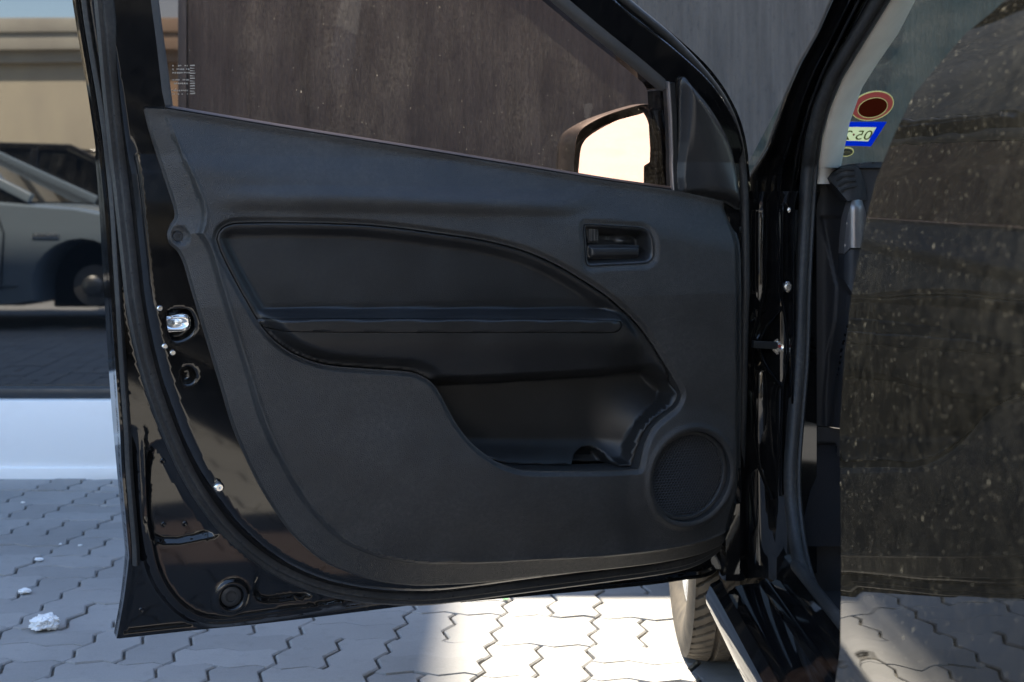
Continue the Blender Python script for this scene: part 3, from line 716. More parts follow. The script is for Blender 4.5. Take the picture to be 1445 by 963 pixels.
# glass run round the window
gr = resample(crom(DL([(233, 158), (224, 90), (213, 10), (203, -85), (209, -138), (250, -163), (400, -176), (545, -163), (650, -118), (752, -43), (805, 2), (850, 40), (905, 84), (944, 118)], 0), 5), .008)
sweep('glass_run', on_door(gr, np.full(len(gr), -.012)), [(-.013, -.010), (-.014, .004), (-.009, .009), (.008, .010), (.013, .004), (.012, -.010)], 'grey_rubber', door)
ch = resample(DL([(946, 116), (949, 160), (951, 220), (953, 280)], 0), .01)
sweep('glass_channel', on_door(ch, np.full(len(ch), -.006)), rrect(.0052, .012, .002, 3), 'smooth_black', door)
sweep('channel_lip', on_door(ch+np.array((.0062, 0)), np.full(len(ch), .003)), rrect(.0014, .005, .001, 2), 'silver_trim', door)
# window glass
gl = resample(DL([(250, 185), (232, 130), (220, 40), (208, 0), (198, -90), (206, -150), (400, -184), (560, -168), (668, -124), (760, -48), (812, -4), (858, 34), (912, 78), (948, 112), (953, 200), (955, 285), (700, 248), (400, 205)], -.02), .02, True)
V, Fc = triangulate(gl, [], .05)
vv = [(p[0], -.022+lean(p[1]), p[1]) for p in V]+[(p[0], -.026+lean(p[1]), p[1]) for p in V]; nV = len(V)
pyd('window_glass', vv[:nV], [tuple(f) for f in Fc], 'door_glass', door)
# belt line seal along the bottom of the glass
bl = resample(crom(DL([(232, 152), (400, 180), (600, 212), (740, 235), (860, 255), (955, 268)], -.004), 5), .01)
sweep('belt_seal', on_door(bl, np.full(len(bl), -.006)), [(-.003, -.012), (-.004, .004), (0, .008), (.004, .004), (.003, -.012)], 'smooth_black', door)
# etched maker's mark on the glass (unreadable rows of small strokes)
bm = bmesh.new(); rg = random.Random(5)
for row in range(9):
    y = 92+row*5.0; x = 243
    if row in (3, 6): continue
    while x < 266:
        wd = rg.uniform(.8, 2.4)
        if rg.random() < .75:
            q = [D(x, y, -.0215), D(x+wd, y, -.0215), D(x+wd, y+rg.uniform(1.2, 2.6), -.0215), D(x, y+2, -.0215)]
            vs = [bm.verts.new((p[0], -.0215+lean(p[1])+.0006, p[1])) for p in q]; bm.faces.new(vs)
        x += wd+rg.uniform(.5, 1.3)
for k in range(12):
    y = 92+k*3.6
    q = [D(268, y, -.0215), D(275+rg.uniform(-2, 1), y+rg.uniform(-1, 1), -.0215), D(275, y+1.5, -.0215), D(268, y+1.6, -.0215)]
    bm.faces.new([bm.verts.new((p[0], -.0215+lean(p[1])+.0006, p[1])) for p in q])
me = bpy.data.meshes.new('glass_mark'); bm.to_mesh(me); bm.free(); link('glass_mark', me, 'etch', door, False)
# --- trim panel
def trim_face(V):
    xp, yp = pix(V, TW)
    zb = np.interp(-V[:, 0], -TOPs[:, 0][np.argsort(-TOPs[:, 0])] if False else np.sort(-TOPs[:, 0]), TOPs[np.argsort(-TOPs[:, 0]), 1])
    below = zb-V[:, 1]
    W = np.full(len(V), TW)
    W -= .026*(1-sst(-.005, .085, below))                                   # upper roll, faces the sky
    W += .003*np.exp(-(below/.006)**2)
    yc = np.interp(xp, [200, 300, 600, 800, 870, 1000], [268, 283, 288, 292, 280, 262])
    k = sst(270, 400, xp)*(1-sst(780, 870, xp))
    W += .0065*k*sst(-26, -6, yp-yc)*(1-sst(-4, 16, yp-yc))
    W -= .0025*k*sst(4, 20, yp-yc)*(1-sst(22, 60, yp-yc))
    W += .022*np.exp(-((xp-720)/230)**2-((yp-690)/85)**2)                     # bulge in front of the pocket
    W += .006*np.exp(-((xp-470)/130)**2-((yp-650)/120)**2)
    r = np.hypot(V[:, 0]-spk[0], V[:, 1]-spk[1])
    W += .004*np.exp(-((r-SR-.006)/.006)**2)+.004*(1-sst(SR+.012, SR+.045, r))
    return W
def trim_w(V):
    W = trim_face(V); d = dist_poly(V, EDs, False)
    xp, yp = pix(V, TW)
    wide = .036+.006*sst(300, 500, xp)-.012*sst(600, 900, xp)-.01*(1-sst(160, 330, yp))
    e = d/wide
    pr = .22*sst(0, .09, e)+.34*np.clip((e-.05)/.85, 0, 1)+.44*sst(.90, 1.06, e)
    ridge = .0010*np.exp(-((e-1.08)/.06)**2)
    W = .002+(W-.002)*pr+ridge
    dr = dist_poly(V, RTs, False); W -= .026*(1-sst(0, .03, dr))*(1-.0*xp)
    r = np.hypot(V[:, 0]-scr[0], V[:, 1]-scr[1]); W = np.where(r < .016, np.maximum(W*0+.008-.004*(1-sst(.005, .008, r)), 0)*(1-sst(.010, .016, r))+W*sst(.010, .016, r), W)
    dh = dist_poly(V, HND); W -= .004*(1-sst(0, .010, dh))
    di = dist_poly(V, INS); W -= .0065*(1-np.clip(di/.008, 0, 1))**1.3*sst(640, 600, yp) if False else .0060*(1-sst(0, .009, di))
    return W+leanv(V[:, 1])
ES = resample(EDGE, .005); sg = 1 if inside(offs(ES, .01)[40:41], OUT)[0] else -1
XT = [(offs(ES, d*sg), False, 1) for d in (.002, .004, .028, .031, .033, .035, .037, .039, .041, .043)]
XT += [(offs(INS, d*(-1 if inside(offs(INS, .004, True)[:1], INS)[0] else 1), True), True, 2) for d in (.003, .006, .009)]
sheet('trim_panel', OUT, [INS, SPK, HND], .0040, trim_w, 'trim', door, .065, XT)
# --- insert: soft panel with armrest and map pocket
INSi = resample(inset(INS, .0012), .0045, True)
bot = D(836, 668, .0)
st = [(369, 452), (376, 462), (392, 467), (430, 469), (600, 470), (800, 470), (862, 470), (876, 466), (879, 458), (870, 453), (800, 451), (600, 450), (450, 450)]
STR = resample(crom(DL(st, .056), 4, True), .004, True)
def insert_w(V):
    xp, yp = pix(V, TW); di = dist_poly(V, INS)
    W = np.full(len(V), .012)
    sx = sst(330, 400, xp)*(1-sst(850, 915, xp))
    a = sst(435, 452, yp)
    W += .046*a*(.35+.65*sx)
    W -= .022*sst(474, 545, yp)*sst(300, 420, xp)
    lip = np.interp(xp, [560, 612, 700, 900, 960], [522, 528, 527, 514, 512])
    pk = sst(0, 24, yp-lip)*sst(585, 625, xp)
    pocket = -.034+.036*sst(625, 670, yp)+0*xp
    W = W*(1-pk)+pocket*pk
    fun = sst(852, 950, xp-(yp-600)*.25)*sst(535, 640, yp); W = W*(1-fun)+.020*fun
    pk2 = np.maximum(pk, fun)
    W -= .035*(1-sst(.030, .040, np.hypot((V[:, 0]-bot[0]), V[:, 1]-bot[1])))*pk
    roll = (1-sst(.004, .022, di)); low = sst(525, 560, yp)
    W = W*(1-roll*(1-low))+(TW-.002)*roll*(1-low)*1.0 if False else W+(np.maximum(TW-.0075, W*0)-W)*roll*(1-low)*.95
    rr = (1-sst(.0, .012, di))*low*(xp > 880); W = W*(1-rr)+.022*rr
    W -= .003*(1-sst(0, .003, di))
    return W+leanv(V[:, 1])
sheet('armrest_panel', INSi, [STR], .0034, insert_w, 'insert', door, .012)
def strip_w(V):
    d = dist_poly(V, STR); return insert_w(V)+.0016-.0030*(1-sst(.0005, .0035, d))
STRi = inset(STR, .0007)
sheet('armrest_strip', STRi, [], .003, strip_w, 'insert', door, .004)
# --- speaker grille with real holes
def grille():
    V = []; Fc = []; a = .0034; hx = a*math.sqrt(3)/2
    R0 = SR-.006; dome = lambda r: TW-.004+.004*math.cos(min(1, r/R0)*math.pi/2)
    for i in range(-20, 21):
        for j in range(-22, 23):
            cx = (i+(j % 2)*.5)*.0052; cy = j*.0052*.866
            if math.hypot(cx, cy) > R0-.001: continue
            s = len(V)
            for rad, dz in ((.00305, 0), (.00195, -.0008)):
                for k in range(6):
                    t = math.pi/6+k*math.pi/3; x, y = cx+rad*math.cos(t), cy+rad*math.sin(t); V.append((spk[0]+x, dome(math.hypot(x, y))+dz+lean(spk[1]+y), spk[1]+y))
            for k in range(6): Fc.append((s+k, s+(k+1) % 6, s+6+(k+1) % 6, s+6+k))
    return pyd('speaker_grille', V, Fc, 'smooth_black', door, False)
grille()
rotY = Matrix(((1, 0, 0, 0), (0, 0, 1, 0), (0, -1, 0, 0), (0, 0, 0, 1)))     # lathe axis z -> door w
def dlathe(name, prof, c, w, mat, n=32):
    o = lathe(name, prof, mat, door, n, Matrix.Translation((c[0], w, c[1])) @ rotY)
    for v in o.data.vertices: v.co.y += lean(v.co.z)
    return o
dlathe('speaker_ring', [(SR-.0075, TW-.012), (SR-.0075, TW-.003), (SR-.006, TW-.001), (SR-.0015, TW-.0005), (SR+.0005, TW-.003), (SR+.0005, TW-.02)], spk, 0, 'trim', 96)
dlathe('speaker_cone', [(SR, TW-.008), (SR*.6, TW-.02), (.02, TW-.03), (0, TW-.026)], spk, 0, 'rubber', 48)
dlathe('trim_screw', [(.0075, .003), (.0075, .006), (.006, .0075), (.0032, .0075), (.0030, .005), (0, .005)], scr, 0, 'smooth_black', 24)
dlathe('rubber_plug', [(.0155, -.004), (.0150, .002), (.011, .004), (.008, .0035), (.007, .001), (0, .001)], plug, -.055, 'rubber', 32)
# --- inner handle
def hand_w(V):
    d = dist_poly(V, HND); xp, yp = pix(V, TW)
    W = TW-.003-.030*sst(.002, .017, d)
    W += .006*np.exp(-((xp-893)/9)**2-((yp-341)/6)**2)
    return W
sheet('handle_cup', resample(inset(HND, .0008), .003, True), [], .0022, hand_w, 'smooth_black', door, .004)
LV = resample(rr_quad([D(831, 346, TW-.008), D(905, 346, TW-.008), D(905, 365, TW-.008), D(831, 366, TW-.008)], [.002, .004, .009, .006]), .0025, True)
sheet('handle_lever', LV, [], .0025, lambda V: TW-.008-.006*(1-sst(0, .006, dist_poly(V, LV)))+.002*sst(0, .012, dist_poly(V, LV)), 'smooth_black', door, .02)
LT = resample(rr_quad([D(830, 321, TW-.008), D(846, 321, TW-.008), D(847, 343, TW-.008), D(831, 343, TW-.008)], .003), .002, True)
u0 = LT[:, 0].max()
sheet('lock_tab', LT, [], .0014, lambda V: TW-.010-.003*(1-sst(0, .003, dist_poly(V, LT)))-.002*(np.cos((V[:, 0]-u0)/.0055*2*math.pi) > .3), 'smooth_black', door, .012)
mk = D(855, 338, TW-.03)
bm = bmesh.new()
for dx, dz, a, b_ in ((0, 0, .0035, .0009), (0, .003, .0012, .0022), (-.0045, .001, .0007, .0030)):
    q = [(-a, -b_), (a, -b_), (a, b_), (-a, b_)]; bm.faces.new([bm.verts.new((mk[0]+dx+x, TW-.0285, mk[1]+dz+z)) for x, z in q])
me = bpy.data.meshes.new('lock_symbol'); bm.to_mesh(me); bm.free(); link('lock_symbol', me, 'grey_rubber', door, False)
# --- sail cover in front of the mirror mount
SC = resample(crom(DL([(953, 272), (955, 200), (956, 140), (957, 117), (963, 108), (975, 122), (1000, 152), (1022, 190), (1034, 225), (1040, 262), (1042, 296), (1020, 286), (985, 277)], 0.0), 3, True), .004, True)
def sail_w(V):
    xp, yp = pix(V, 0); d = dist_poly(V, SC)
    return leanv(V[:, 1])+.004+.014*sst(0, .012, d)+.010*np.exp(-((xp-1000-(yp-230)*.35)/26)**2)*sst(0, .02, d)
sheet('sail_cover', SC, [], .0035, sail_w, 'smooth_black', door, .03)
# frame lip that follows the front edge of the door frame
fl = resample(crom(DL([(770, -75), (868, 2), (930, 52), (985, 108), (1018, 155), (1036, 210), (1042, 262), (1045, 300)], .0), 5), .008)
sweep('frame_lip', on_door(fl, np.full(len(fl), -.012)), [(-.004, -.012), (-.004, .006), (0, .010), (.004, .006), (.004, -.012)], 'paint', door)
fl2 = resample(crom(DL([(800, -70), (893, 10), (948, 56), (1000, 112), (1030, 160), (1045, 212), (1050, 262), (1052, 330), (1051, 450), (1049, 560), (1046, 660)], -.02), 5), .008)
sweep('front_seal', on_door(fl2, np.full(len(fl2), -.024)), ell(.008, .010, 10), 'rubber', door)
# --- latch and small hardware
lc = resample(crom(DL([(226, 449), (240, 446), (258, 443), (267, 448), (268, 459), (262, 466), (244, 468), (230, 467)], -.012), 4, True), .0025, True)
sheet('latch', lc, [], .0022, lambda V: shell_w(V)*.0-.0075-.011*np.exp(-(((V[:, 0]-lc[:, 0].mean())/.010)**2+((V[:, 1]-lc[:, 1].mean())/.0045)**2))-.004*(1-sst(0, .003, dist_poly(V, lc))), 'bright_metal', door, .02)
for x, y in ((222, 434), (229, 487), (240, 496)):
    c = D(x, y, -.02); dlathe('latch_screw', [(.0042, -.006), (.0042, .003), (.003, .0045), (0, .0045)], c, shell_w(np.array([c]))[0]-lean(c[1]), 'bright_metal', 12)
c = D(301, 681, -.03); dlathe('seal_clip', [(.0075, -.004), (.0078, .006), (.005, .010), (.002, .010), (0, .007)], c, shell_w(np.array([c]))[0]+.004-lean(c[1]), 'bright_metal', 8)
for x, y in ((232, 742), (262, 741), (231, 652), (202, 866)):
    c = D(x, y, -.05); dlathe('rivet', [(.0045, -.003), (.0042, .001), (.003, .0017), (.0012, .0012), (0, .001)], c, shell_w(np.array([c]))[0]-lean(c[1]), 'paint', 14)
for i, k in enumerate(range(6, len(SEAL)-16, 9)):
    p = sp3[k]; lathe('seal_pin', [(.0016, .0), (.0016, .0008), (0, .0009)], 'dark_room', door, 8, Matrix.Translation((p[0]+.002, p[1]+.0126, p[2])) @ rotY)
# --- mirror outside the glass
def mir(x, y, w): u, z = D(x, y, w-lean(1.0)*0); return np.array((u, z))
mo = [(807, 262), (806, 225), (808, 200), (813, 186), (826, 175), (850, 163), (880, 153), (905, 147), (915, 149), (921, 157), (924, 175), (925, 215), (922, 245), (915, 262), (900, 285), (860, 300), (820, 290)]
MO = resample(crom(DL(mo, -.16), 4, True), .004, True); mc = MO.mean(0)
mi = [(829, 262), (830, 225), (834, 205), (842, 193), (862, 178), (885, 168), (905, 162), (918, 159), (920, 175), (921, 215), (918, 240), (908, 256), (893, 268), (860, 283), (835, 278)]
MI = resample(crom(DL(mi, -.17), 4, True), .004, True)
V = []; Fc = []; n = len(MO)
for sc, w_ in ((.955, -.155), (.985, -.150), (1.0, -.158), (1.01, -.18), (.97, -.215), (.80, -.245), (.5, -.262), (.2, -.268)):
    V += [(mc[0]+(p[0]-mc[0])*sc, w_+lean(p[1]), mc[1]+(p[1]-mc[1])*sc) for p in MO]
for k in range(7): Fc += [(k*n+i, k*n+(i+1) % n, (k+1)*n+(i+1) % n, (k+1)*n+i) for i in range(n)]
Fc.append(tuple(7*n+i for i in range(n)))
s = len(V); V += [(mc[0]+(p[0]-mc[0])*.94, -.228+lean(p[1]), mc[1]+(p[1]-mc[1])*.94) for p in MO]
Fc += [(i, (i+1) % n, s+(i+1) % n, s+i) for i in range(n)]; Fc.append(tuple(s+i for i in range(n)))
pyd('mirror_housing', V, Fc, 'smooth_black', door, True, 50)
mcc = MI.mean(0); MT = (-.55, -.050)     # tilt of the glass about the vertical and the level axis
mg = [(p[0], -.186+lean(mcc[1])+(p[0]-mcc[0])*MT[0]+(p[1]-mcc[1])*MT[1], p[1]) for p in MI]
pyd('mirror_glass', mg+[(a, b_-.004, c) for a, b_, c in mg], [tuple(range(len(mg)))]+[(i, (i+1) % len(mg), len(mg)+(i+1) % len(mg), len(mg)+i) for i in range(len(mg))], 'mirror_glass', door, False)
ma = [np.array((*MO[np.argmin(MO[:, 0])], 0))]
a0 = D(925, 292, -.2); a1 = D(985, 300, -.06)
sweep('mirror_arm', [(a0[0], -.205, a0[1]), ((a0[0]+a1[0])/2, -.16, (a0[1]+a1[1])/2-.004), (a1[0], -.085, a1[1])], rrect(.030, .022, .012), 'smooth_black', door, up=(0, 0, 1))

# ------------------------------------------------------------------ rear door (closed), at the right edge of the picture
YF = 1.325
ez = [(963, 1179), (913, 1186), (812, 1187), (700, 1186), (600, 1185), (500, 1192), (420, 1201), (310, 1222), (250, 1237), (190, 1261), (130, 1291), (50, 1359), (0, 1420)]
prof = []
for y, x in ez:
    Yd = YF
    for _ in range(6): z = CH+(HY-y)*Yd/F; Yd = YF-.30*max(0, z-.65)
    prof.append((z, (x-722.5)*Yd/F))
prof = [(.255, .318), (.30, .308), (.36, .303)]+prof+[(1.12, .47), (1.22, .52), (1.33, .568), (1.40, .615)]
prof.sort(); pz = np.array([p[0] for p in prof]); px_ = np.array([p[1] for p in prof])
def sideX(z, Y):
    x = np.interp(z, pz, px_)
    k = np.clip((z-.40)/.3, 0, 1)
    x += .0035*math.exp(-((z-.40-.12*(YF-Y))/.045)**2)*np.clip((YF-Y)/.12, 0, 1)+.0006*math.sin(z*60)*math.sin(Y*22)*max(0, .5-z)*4            # shallow crease low in the door
    x += .05*max(0, .35-Y)**2
    return x+.0*(Y)
yfront = lambda z: YF-.30*max(0, z-.65)
BELT = lambda Y: .883+.09*(YF-Y)
def side_loft(name, za, zb, ya, yb, mat, nz=60, ny=40, off=0.0, parent=None, thick=.02):
    V = []; Fc = []
    for i in range(nz+1):
        for j in range(ny+1):
            tj = j/ny; t = i/nz
            Yg = ya(0.0)+(yb-ya(0.0))*tj if not callable(yb) else 0
            lo_, hi_ = za(Yg), zb(Yg); z = lo_+(hi_-lo_)*t
            y0 = ya(z); Y = y0+(yb-y0)*tj
            V.append((sideX(z, Y)+off, Y, z))
    m = ny+1
    for i in range(nz):
        for j in range(ny): Fc.append((i*m+j, (i+1)*m+j, (i+1)*m+j+1, i*m+j+1))
    ring = [j for j in range(m)]+[i*m+ny for i in range(1, nz+1)]+[nz*m+j for j in range(ny-1, -1, -1)]+[i*m for i in range(nz-1, 0, -1)]
    s = len(V); V += [V[i] for i in ring]+[(V[i][0]+thick, V[i][1]-(.004 if i % m == 0 else 0), V[i][2]) for i in ring]; n = len(ring)
    Fc += [(s+k, s+(k+1) % n, s+n+(k+1) % n, s+n+k) for k in range(n)]
    return pyd(name, V, Fc, mat, parent)
YR = .42
rear = cp(side_loft('rear_door', lambda Y: .262, BELT, yfront, YR, 'dusty_paint', 110, 60))
rear['label'] = 'closed rear door with dust and dried water spots'
# window of the rear door: painted front post, then tinted glass
0 and side_loft('window_post', BELT, lambda Y: 1.395, yfront, 1.23, 'dusty_paint', 50, 8, .001, None)
rg_ = side_loft('window_glass', BELT, lambda Y: 1.385, yfront, YR, 'dusty_paint', 50, 40, .0004, None, .02); rg_.parent = rear
def curve_tube(name, pts, r, mat, parent, n=8, up=(0, 1, 0.01)):
    return sweep(name, pts, ell(r, r, n), mat, parent, up=up)
bp_ = [(sideX(BELT(Y), Y)-.002, Y, BELT(Y)) for Y in np.linspace(1.31, YR, 30)]
0 and sweep('belt_moulding', bp_, ell(.0025, .0012, 8), 'dusty_paint', rear, up=(0, 0, 1))
# rear quarter panel and tail, mostly behind the camera
def quarter():
    o = side_loft('rear_quarter', lambda Y: .27, lambda Y: 1.38, lambda z: YR-.006, -.55, 'paint', 40, 24, .0); return cp(o)
quarter()
# rocker below the doors
rk = [(.345, .186), (.328, .189), (.319, .206), (.318, .220), (.326, .240), (.341, .248), (.350, .238), (.356, .228), (.362, .231), (.366, .236), (.385, .240), (.405, .241), (.411, .247), (.418, .249), (.426, .243), (.436, .250), (.445, .285), (.46, .29), (.47, .25), (.52, .21), (.52, .192)]
V = []; ys = np.linspace(2.335, -.3, 40)
for Y in ys: V += [(x+.0*Y, Y, z) for x, z in rk]
m = len(rk); Fc = [(i*m+j, i*m+(j+1) % m, (i+1)*m+(j+1) % m, (i+1)*m+j) for i in range(39) for j in range(m)]+[tuple(range(m)), tuple(39*m+j for j in range(m))[::-1]]
sill = cp(pyd('sill', V, Fc, 'paint', None, True, 32))
sill['label'] = 'black door sill with pressed steps'
sweep('sill_seal', [(.448, Y, .292) for Y in np.linspace(2.25, -.2, 20)], ell(.008, .010, 10), 'rubber', sill, up=(0, 0, 1))
# --- hinge pillar: pressed steel post that faces the camera
hp_z = np.linspace(.235, .885, 56); V = []; 
hp_s = [(.345, 2.46), (.345, 2.375), (.352, 2.362), (.372, 2.360), (.378, 2.366), (.382, 2.39), (.390, 2.398)]
def bul(z): return math.exp(-((z-.632)/.055)**2)
for z in hp_z:
    top = max(0, z-.86); b0 = bul(z); sh = .10*top
    row = [(.352+sh, 2.50), (.352+sh, 2.385), (.357+sh, 2.375), (.380+sh*.9, 2.372), (.388+sh, 2.378), (.393+sh-.014*b0, 2.390), (.400+sh-.010*b0, 2.396), (.409+sh, 2.401+.006*b0), (.420+sh, 2.404+.010*b0),
           (.431+sh, 2.401+.008*b0), (.440+sh, 2.395+.002*b0), (.447+sh, 2.390), (.453+sh, 2.391), (.458+sh, 2.388), (.460+sh, 2.345), (.463+sh, 2.340), (.466+sh, 2.345), (.468+sh, 2.42), (.52+sh, 2.45)]
    V += [(x, Y-.60*top-(.34*(min(x, .455)-.39) if x > .39 and Y > 2.36 else 0), z) for x, Y in row]
m = len(row); Fc = [(i*m+j, i*m+j+1, (i+1)*m+j+1, (i+1)*m+j) for i in range(len(hp_z)-1) for j in range(m-1)]
pill = cp(pyd('hinge_pillar', V, Fc, 'paint', None, True, 38))
for pp in ([(1082, 285), (1081, 350), (1079, 400), (1072, 440), (1063, 475), (1062, 500), (1065, 560), (1068, 620), (1072, 660), (1090, 705)],
           [(1104, 290), (1104, 350), (1104, 415), (1106, 435), (1111, 470), (1112, 500), (1108, 530), (1105, 548), (1103, 600), (1102, 700)],
           [(1104, 434), (1092, 449), (1078, 468), (1072, 488), (1077, 510), (1090, 530), (1105, 547)]):
    q = crom([P3(x, y, 2.387-.34*max(0, (x-722.5)*2.387/F-.39)) for x, y in pp], 5); sweep('pressed_bead', q, ell(.0032, .005, 8), 'paint', pill, up=(0, -1, 0))
# small bolts, wiring plug and striker
def wl(name, prof, P, axis, mat, parent, n=20):
    q = Vector(axis).to_track_quat('Z', 'Y').to_matrix().to_4x4(); o = lathe(name, prof, mat, None, n, Matrix.Translation(P) @ q)
    o.parent = parent; o.matrix_parent_inverse = parent.matrix_world.inverted() if False else Matrix.Identity(4)
    return o
bpy.context.view_layer.update()
for x, y, R_ in ((1115, 297, .006), (1112, 405, .0075)):
    P = P3(x, y, 2.362); wl('bolt', [(0, .014), (R_*.7, .014), (R_*.75, .006), (R_, .006), (R_*1.25, .004), (R_*1.25, 0)], P, (0, -1, .05), 'zinc', pill, 6 if R_ < .007 else 12)
P = P3(1100, 489, 2.378); wl('check_bolt', [(0, .010), (.005, .011), (.0055, .008), (.009, .008), (.0095, .004), (.0135, .004), (.0135, 0)], P, (0, -1, .05), 'zinc', pill, 24)
P = P3(1100, 489, 2.367); wl('bolt_mark', [(0, .003), (.0022, .003), (.0022, 0)], P, (0, -1, .05), 'wire_red', pill, 10)
sweep('check_strap', [P3(1062, 486, 2.36), P3(1080, 487, 2.368), P3(1096, 488, 2.371)], rrect(.004, .006, .001, 2), 'smooth_black', pill, up=(0, 0, 1))
for z0 in (.40, .80):
    box('hinge', (.352, 2.335, z0-.03), (.378, 2.372, z0+.03), 'paint', pill, .006)
sweep('wiring_boot', [(.385, 2.385, .70), (.372, 2.365, .705), (.362, 2.335, .70)], [ell(.011, .011, 10), ell(.014, .014, 10)][0], 'rubber', pill, up=(0, 0, 1))
# ------------------------------------------------------------------ front pillar, seals, windscreen, dashboard
def itp(tab, y): return float(np.interp(y, [t[0] for t in tab], [t[1] for t in tab]))
def ext(tab, k=1.0):      # extend the traced edge up to the roof along its own slope
    (y0, x0), (y1, x1) = tab[0], tab[1]; return [(-330, x0+(x0-x1)/(y1-y0)*(330+y0)*k)]+tab
eL = ext([(0, 1170), (47, 1150), (90, 1125), (134, 1106), (206, 1081), (249, 1056), (300, 1054)])
eM = ext([(0, 1212), (47, 1188), (103, 1160), (150, 1142), (193, 1130), (218, 1124), (260, 1118), (300, 1116)])
e0 = ext([(0, 1232), (50, 1203), (106, 1168), (146, 1153), (193, 1138), (249, 1128), (300, 1124)])
e1 = ext([(0, 1250), (50, 1218), (103, 1187), (150, 1166), (193, 1157), (249, 1153), (300, 1152)])
eT = ext([(0, 1292), (47, 1268), (90, 1238), (125, 1216), (174, 1199), (218, 1190), (250, 1184), (300, 1180)])
Yp = lambda y: 2.385-.00104*(250-y) if y < 250 else 2.385
yy = list(np.linspace(-330, 0, 18))[:-1]+list(np.linspace(0, 296, 42))
V = []
for y in yy:
    a, b_, c, d = itp(eL, y), itp(eM, y), itp(e0, y), itp(e1, y); Y = Yp(y); f = (b_-a)/50
    g = 1-np.clip((y-150)/90, 0, 1)
    cols = [(a+14, .16), (a+3, .05), (a, .030), (a+3*f, .008), (a+7*f, .0), (a+12*f, .003), (a+17*f, .016), (a+24*f, .019), (a+29*f, .012), (a+33*f, -.004), (a+36*f, -.007), (a+39*f, -.004), (a+42*f, .012), (b_-3, .016), (b_, -.004), (b_+2.5, -.008), (b_+5, -.004), (b_+7, .014), (c-2, .016), (c+4, .006), (c+8, .03)]
    V += [P3(x, y, Y+dy) if dy > .04 else P3(x, y, Y+dy) for x, dy in cols]
m = len(cols); Fc = [(i*m+j, i*m+j+1, (i+1)*m+j+1, (i+1)*m+j) for i in range(len(yy)-1) for j in range(m-1)]
apil = cp(pyd('front_pillar', V, Fc[::-1], 'paint', None, True, 40))
for dx, dd in ((0, -.012), (11, -.006)):
    q = resample(np.array([P3(itp(eM, y)+dx*(.4 if y > 120 else 1), y, Yp(y)+dd) for y in np.linspace(-300, 250, 40)]), .02); sweep('pillar_flange', q, ell(.0028, .005, 10), 'paint', apil, up=(0, -1, 0))
path = [P3((itp(e0, y)+itp(e1, y))/2, y, Yp(y)-.012) for y in np.linspace(-330, 235, 40)]
path += [P3(x, y, Y) for x, y, Y in ((1138, 300, 2.365), (1133, 400, 2.36), (1130, 500, 2.355), (1123, 590, 2.35), (1118, 663, 2.34), (1120, 720, 2.325), (1128, 780, 2.27), (1142, 829, 2.19), (1166, 862, 2.08), (1192, 888, 1.98), (1240, 930, 1.82))]
path = resample(crom(path, 4), .012)
ws = cp(sweep('opening_seal', path, [(-.014, -.006), (-.014, .004), (-.011, .008), (-.007, .006), (-.005, .010), (.0, .0135), (.008, .012), (.0125, .004), (.013, -.006)], 'rubber', None, up=(0, -1, 0)))
V = []
for y in yy:
    c, d = itp(e1, y)-5, itp(eT, y); Y = Yp(y)
    for k in range(11):
        t = k/10; V.append(P3(c+(d-c)*t, y, Y+.006-.022*math.sin(math.pi*min(1, t*1.0))**.8+.05*t*t))
    V.append(P3(d-2, y, Y+.12))
m = 12; Fc = [(i*m+j, i*m+j+1, (i+1)*m+j+1, (i+1)*m+j) for i in range(len(yy)-6) for j in range(m-1)]
cp(pyd('pillar_trim', V, Fc, 'beige_trim', None))
WB = (2.83, .93); WS = .456
def onws(x, y, off=0.0):
    r = ray(x, y); s = (WB[1]+WS*WB[0]-CH)/(r[2]+WS); p = r*s+np.array((0, 0, CH)); nn = np.array((0, -WS, -1)); nn = nn/np.linalg.norm(nn); return p+nn*off
bl_, tl_ = (.50, 2.83, .93), (.62, 1.80, WB[1]+WS*(WB[0]-1.80))
V = []; 
for i in range(13):
    for j in range(25):
        t = i/12; s = j/24; xl = .46+.10*t; xr = 2*CX-xl; x = xl+(xr-xl)*s; Y = 2.83-1.05*t; bow = 0.05*(1-(2*s-1)**2)*0
        V.append((x, Y+bow, WB[1]+WS*(WB[0]-Y)))
wsc = cp(pyd('windscreen', V, [(i*25+j, i*25+j+1, (i+1)*25+j+1, (i+1)*25+j) for i in range(12) for j in range(24)], 'windshield_glass', None))
def wpoly(name, pts, off, mat):
    n = len(pts); A = [onws(x, y, off) for x, y in pts]; B = [onws(x, y, off-.0006) for x, y in pts]
    o = pyd(name, A+B, [tuple(range(n)), tuple(range(2*n-1, n-1, -1))]+[(i, (i+1) % n, n+(i+1) % n, n+i) for i in range(n)], mat, None, False)
    o.parent = wsc; o.matrix_parent_inverse = Matrix.Identity(4); return o
def wring(name, a, b_, off, mat):
    n = len(a); A = [onws(x, y, off) for x, y in a]; B = [onws(x, y, off) for x, y in b_]; A2 = [onws(x, y, off-.0006) for x, y in a]; B2 = [onws(x, y, off-.0006) for x, y in b_]; q = range(n); k = lambda i: (i+1) % n
    o = pyd(name, A+B+A2+B2, [(i, k(i), n+k(i), n+i) for i in q]+[(2*n+i, 3*n+i, 3*n+k(i), 2*n+k(i)) for i in q]+[(i, 2*n+i, 2*n+k(i), k(i)) for i in q]+[(n+i, n+k(i), 3*n+k(i), 3*n+i) for i in q], mat, None, False)
    o.parent = wsc; o.matrix_parent_inverse = Matrix.Identity(4); return o
def oval(cx, cy, a, b_, t, n=40): return [(cx+a*math.cos(k*2*math.pi/n)*math.cos(t)-b_*math.sin(k*2*math.pi/n)*math.sin(t), cy+a*math.cos(k*2*math.pi/n)*math.sin(t)+b_*math.sin(k*2*math.pi/n)*math.cos(t)) for k in range(n)]
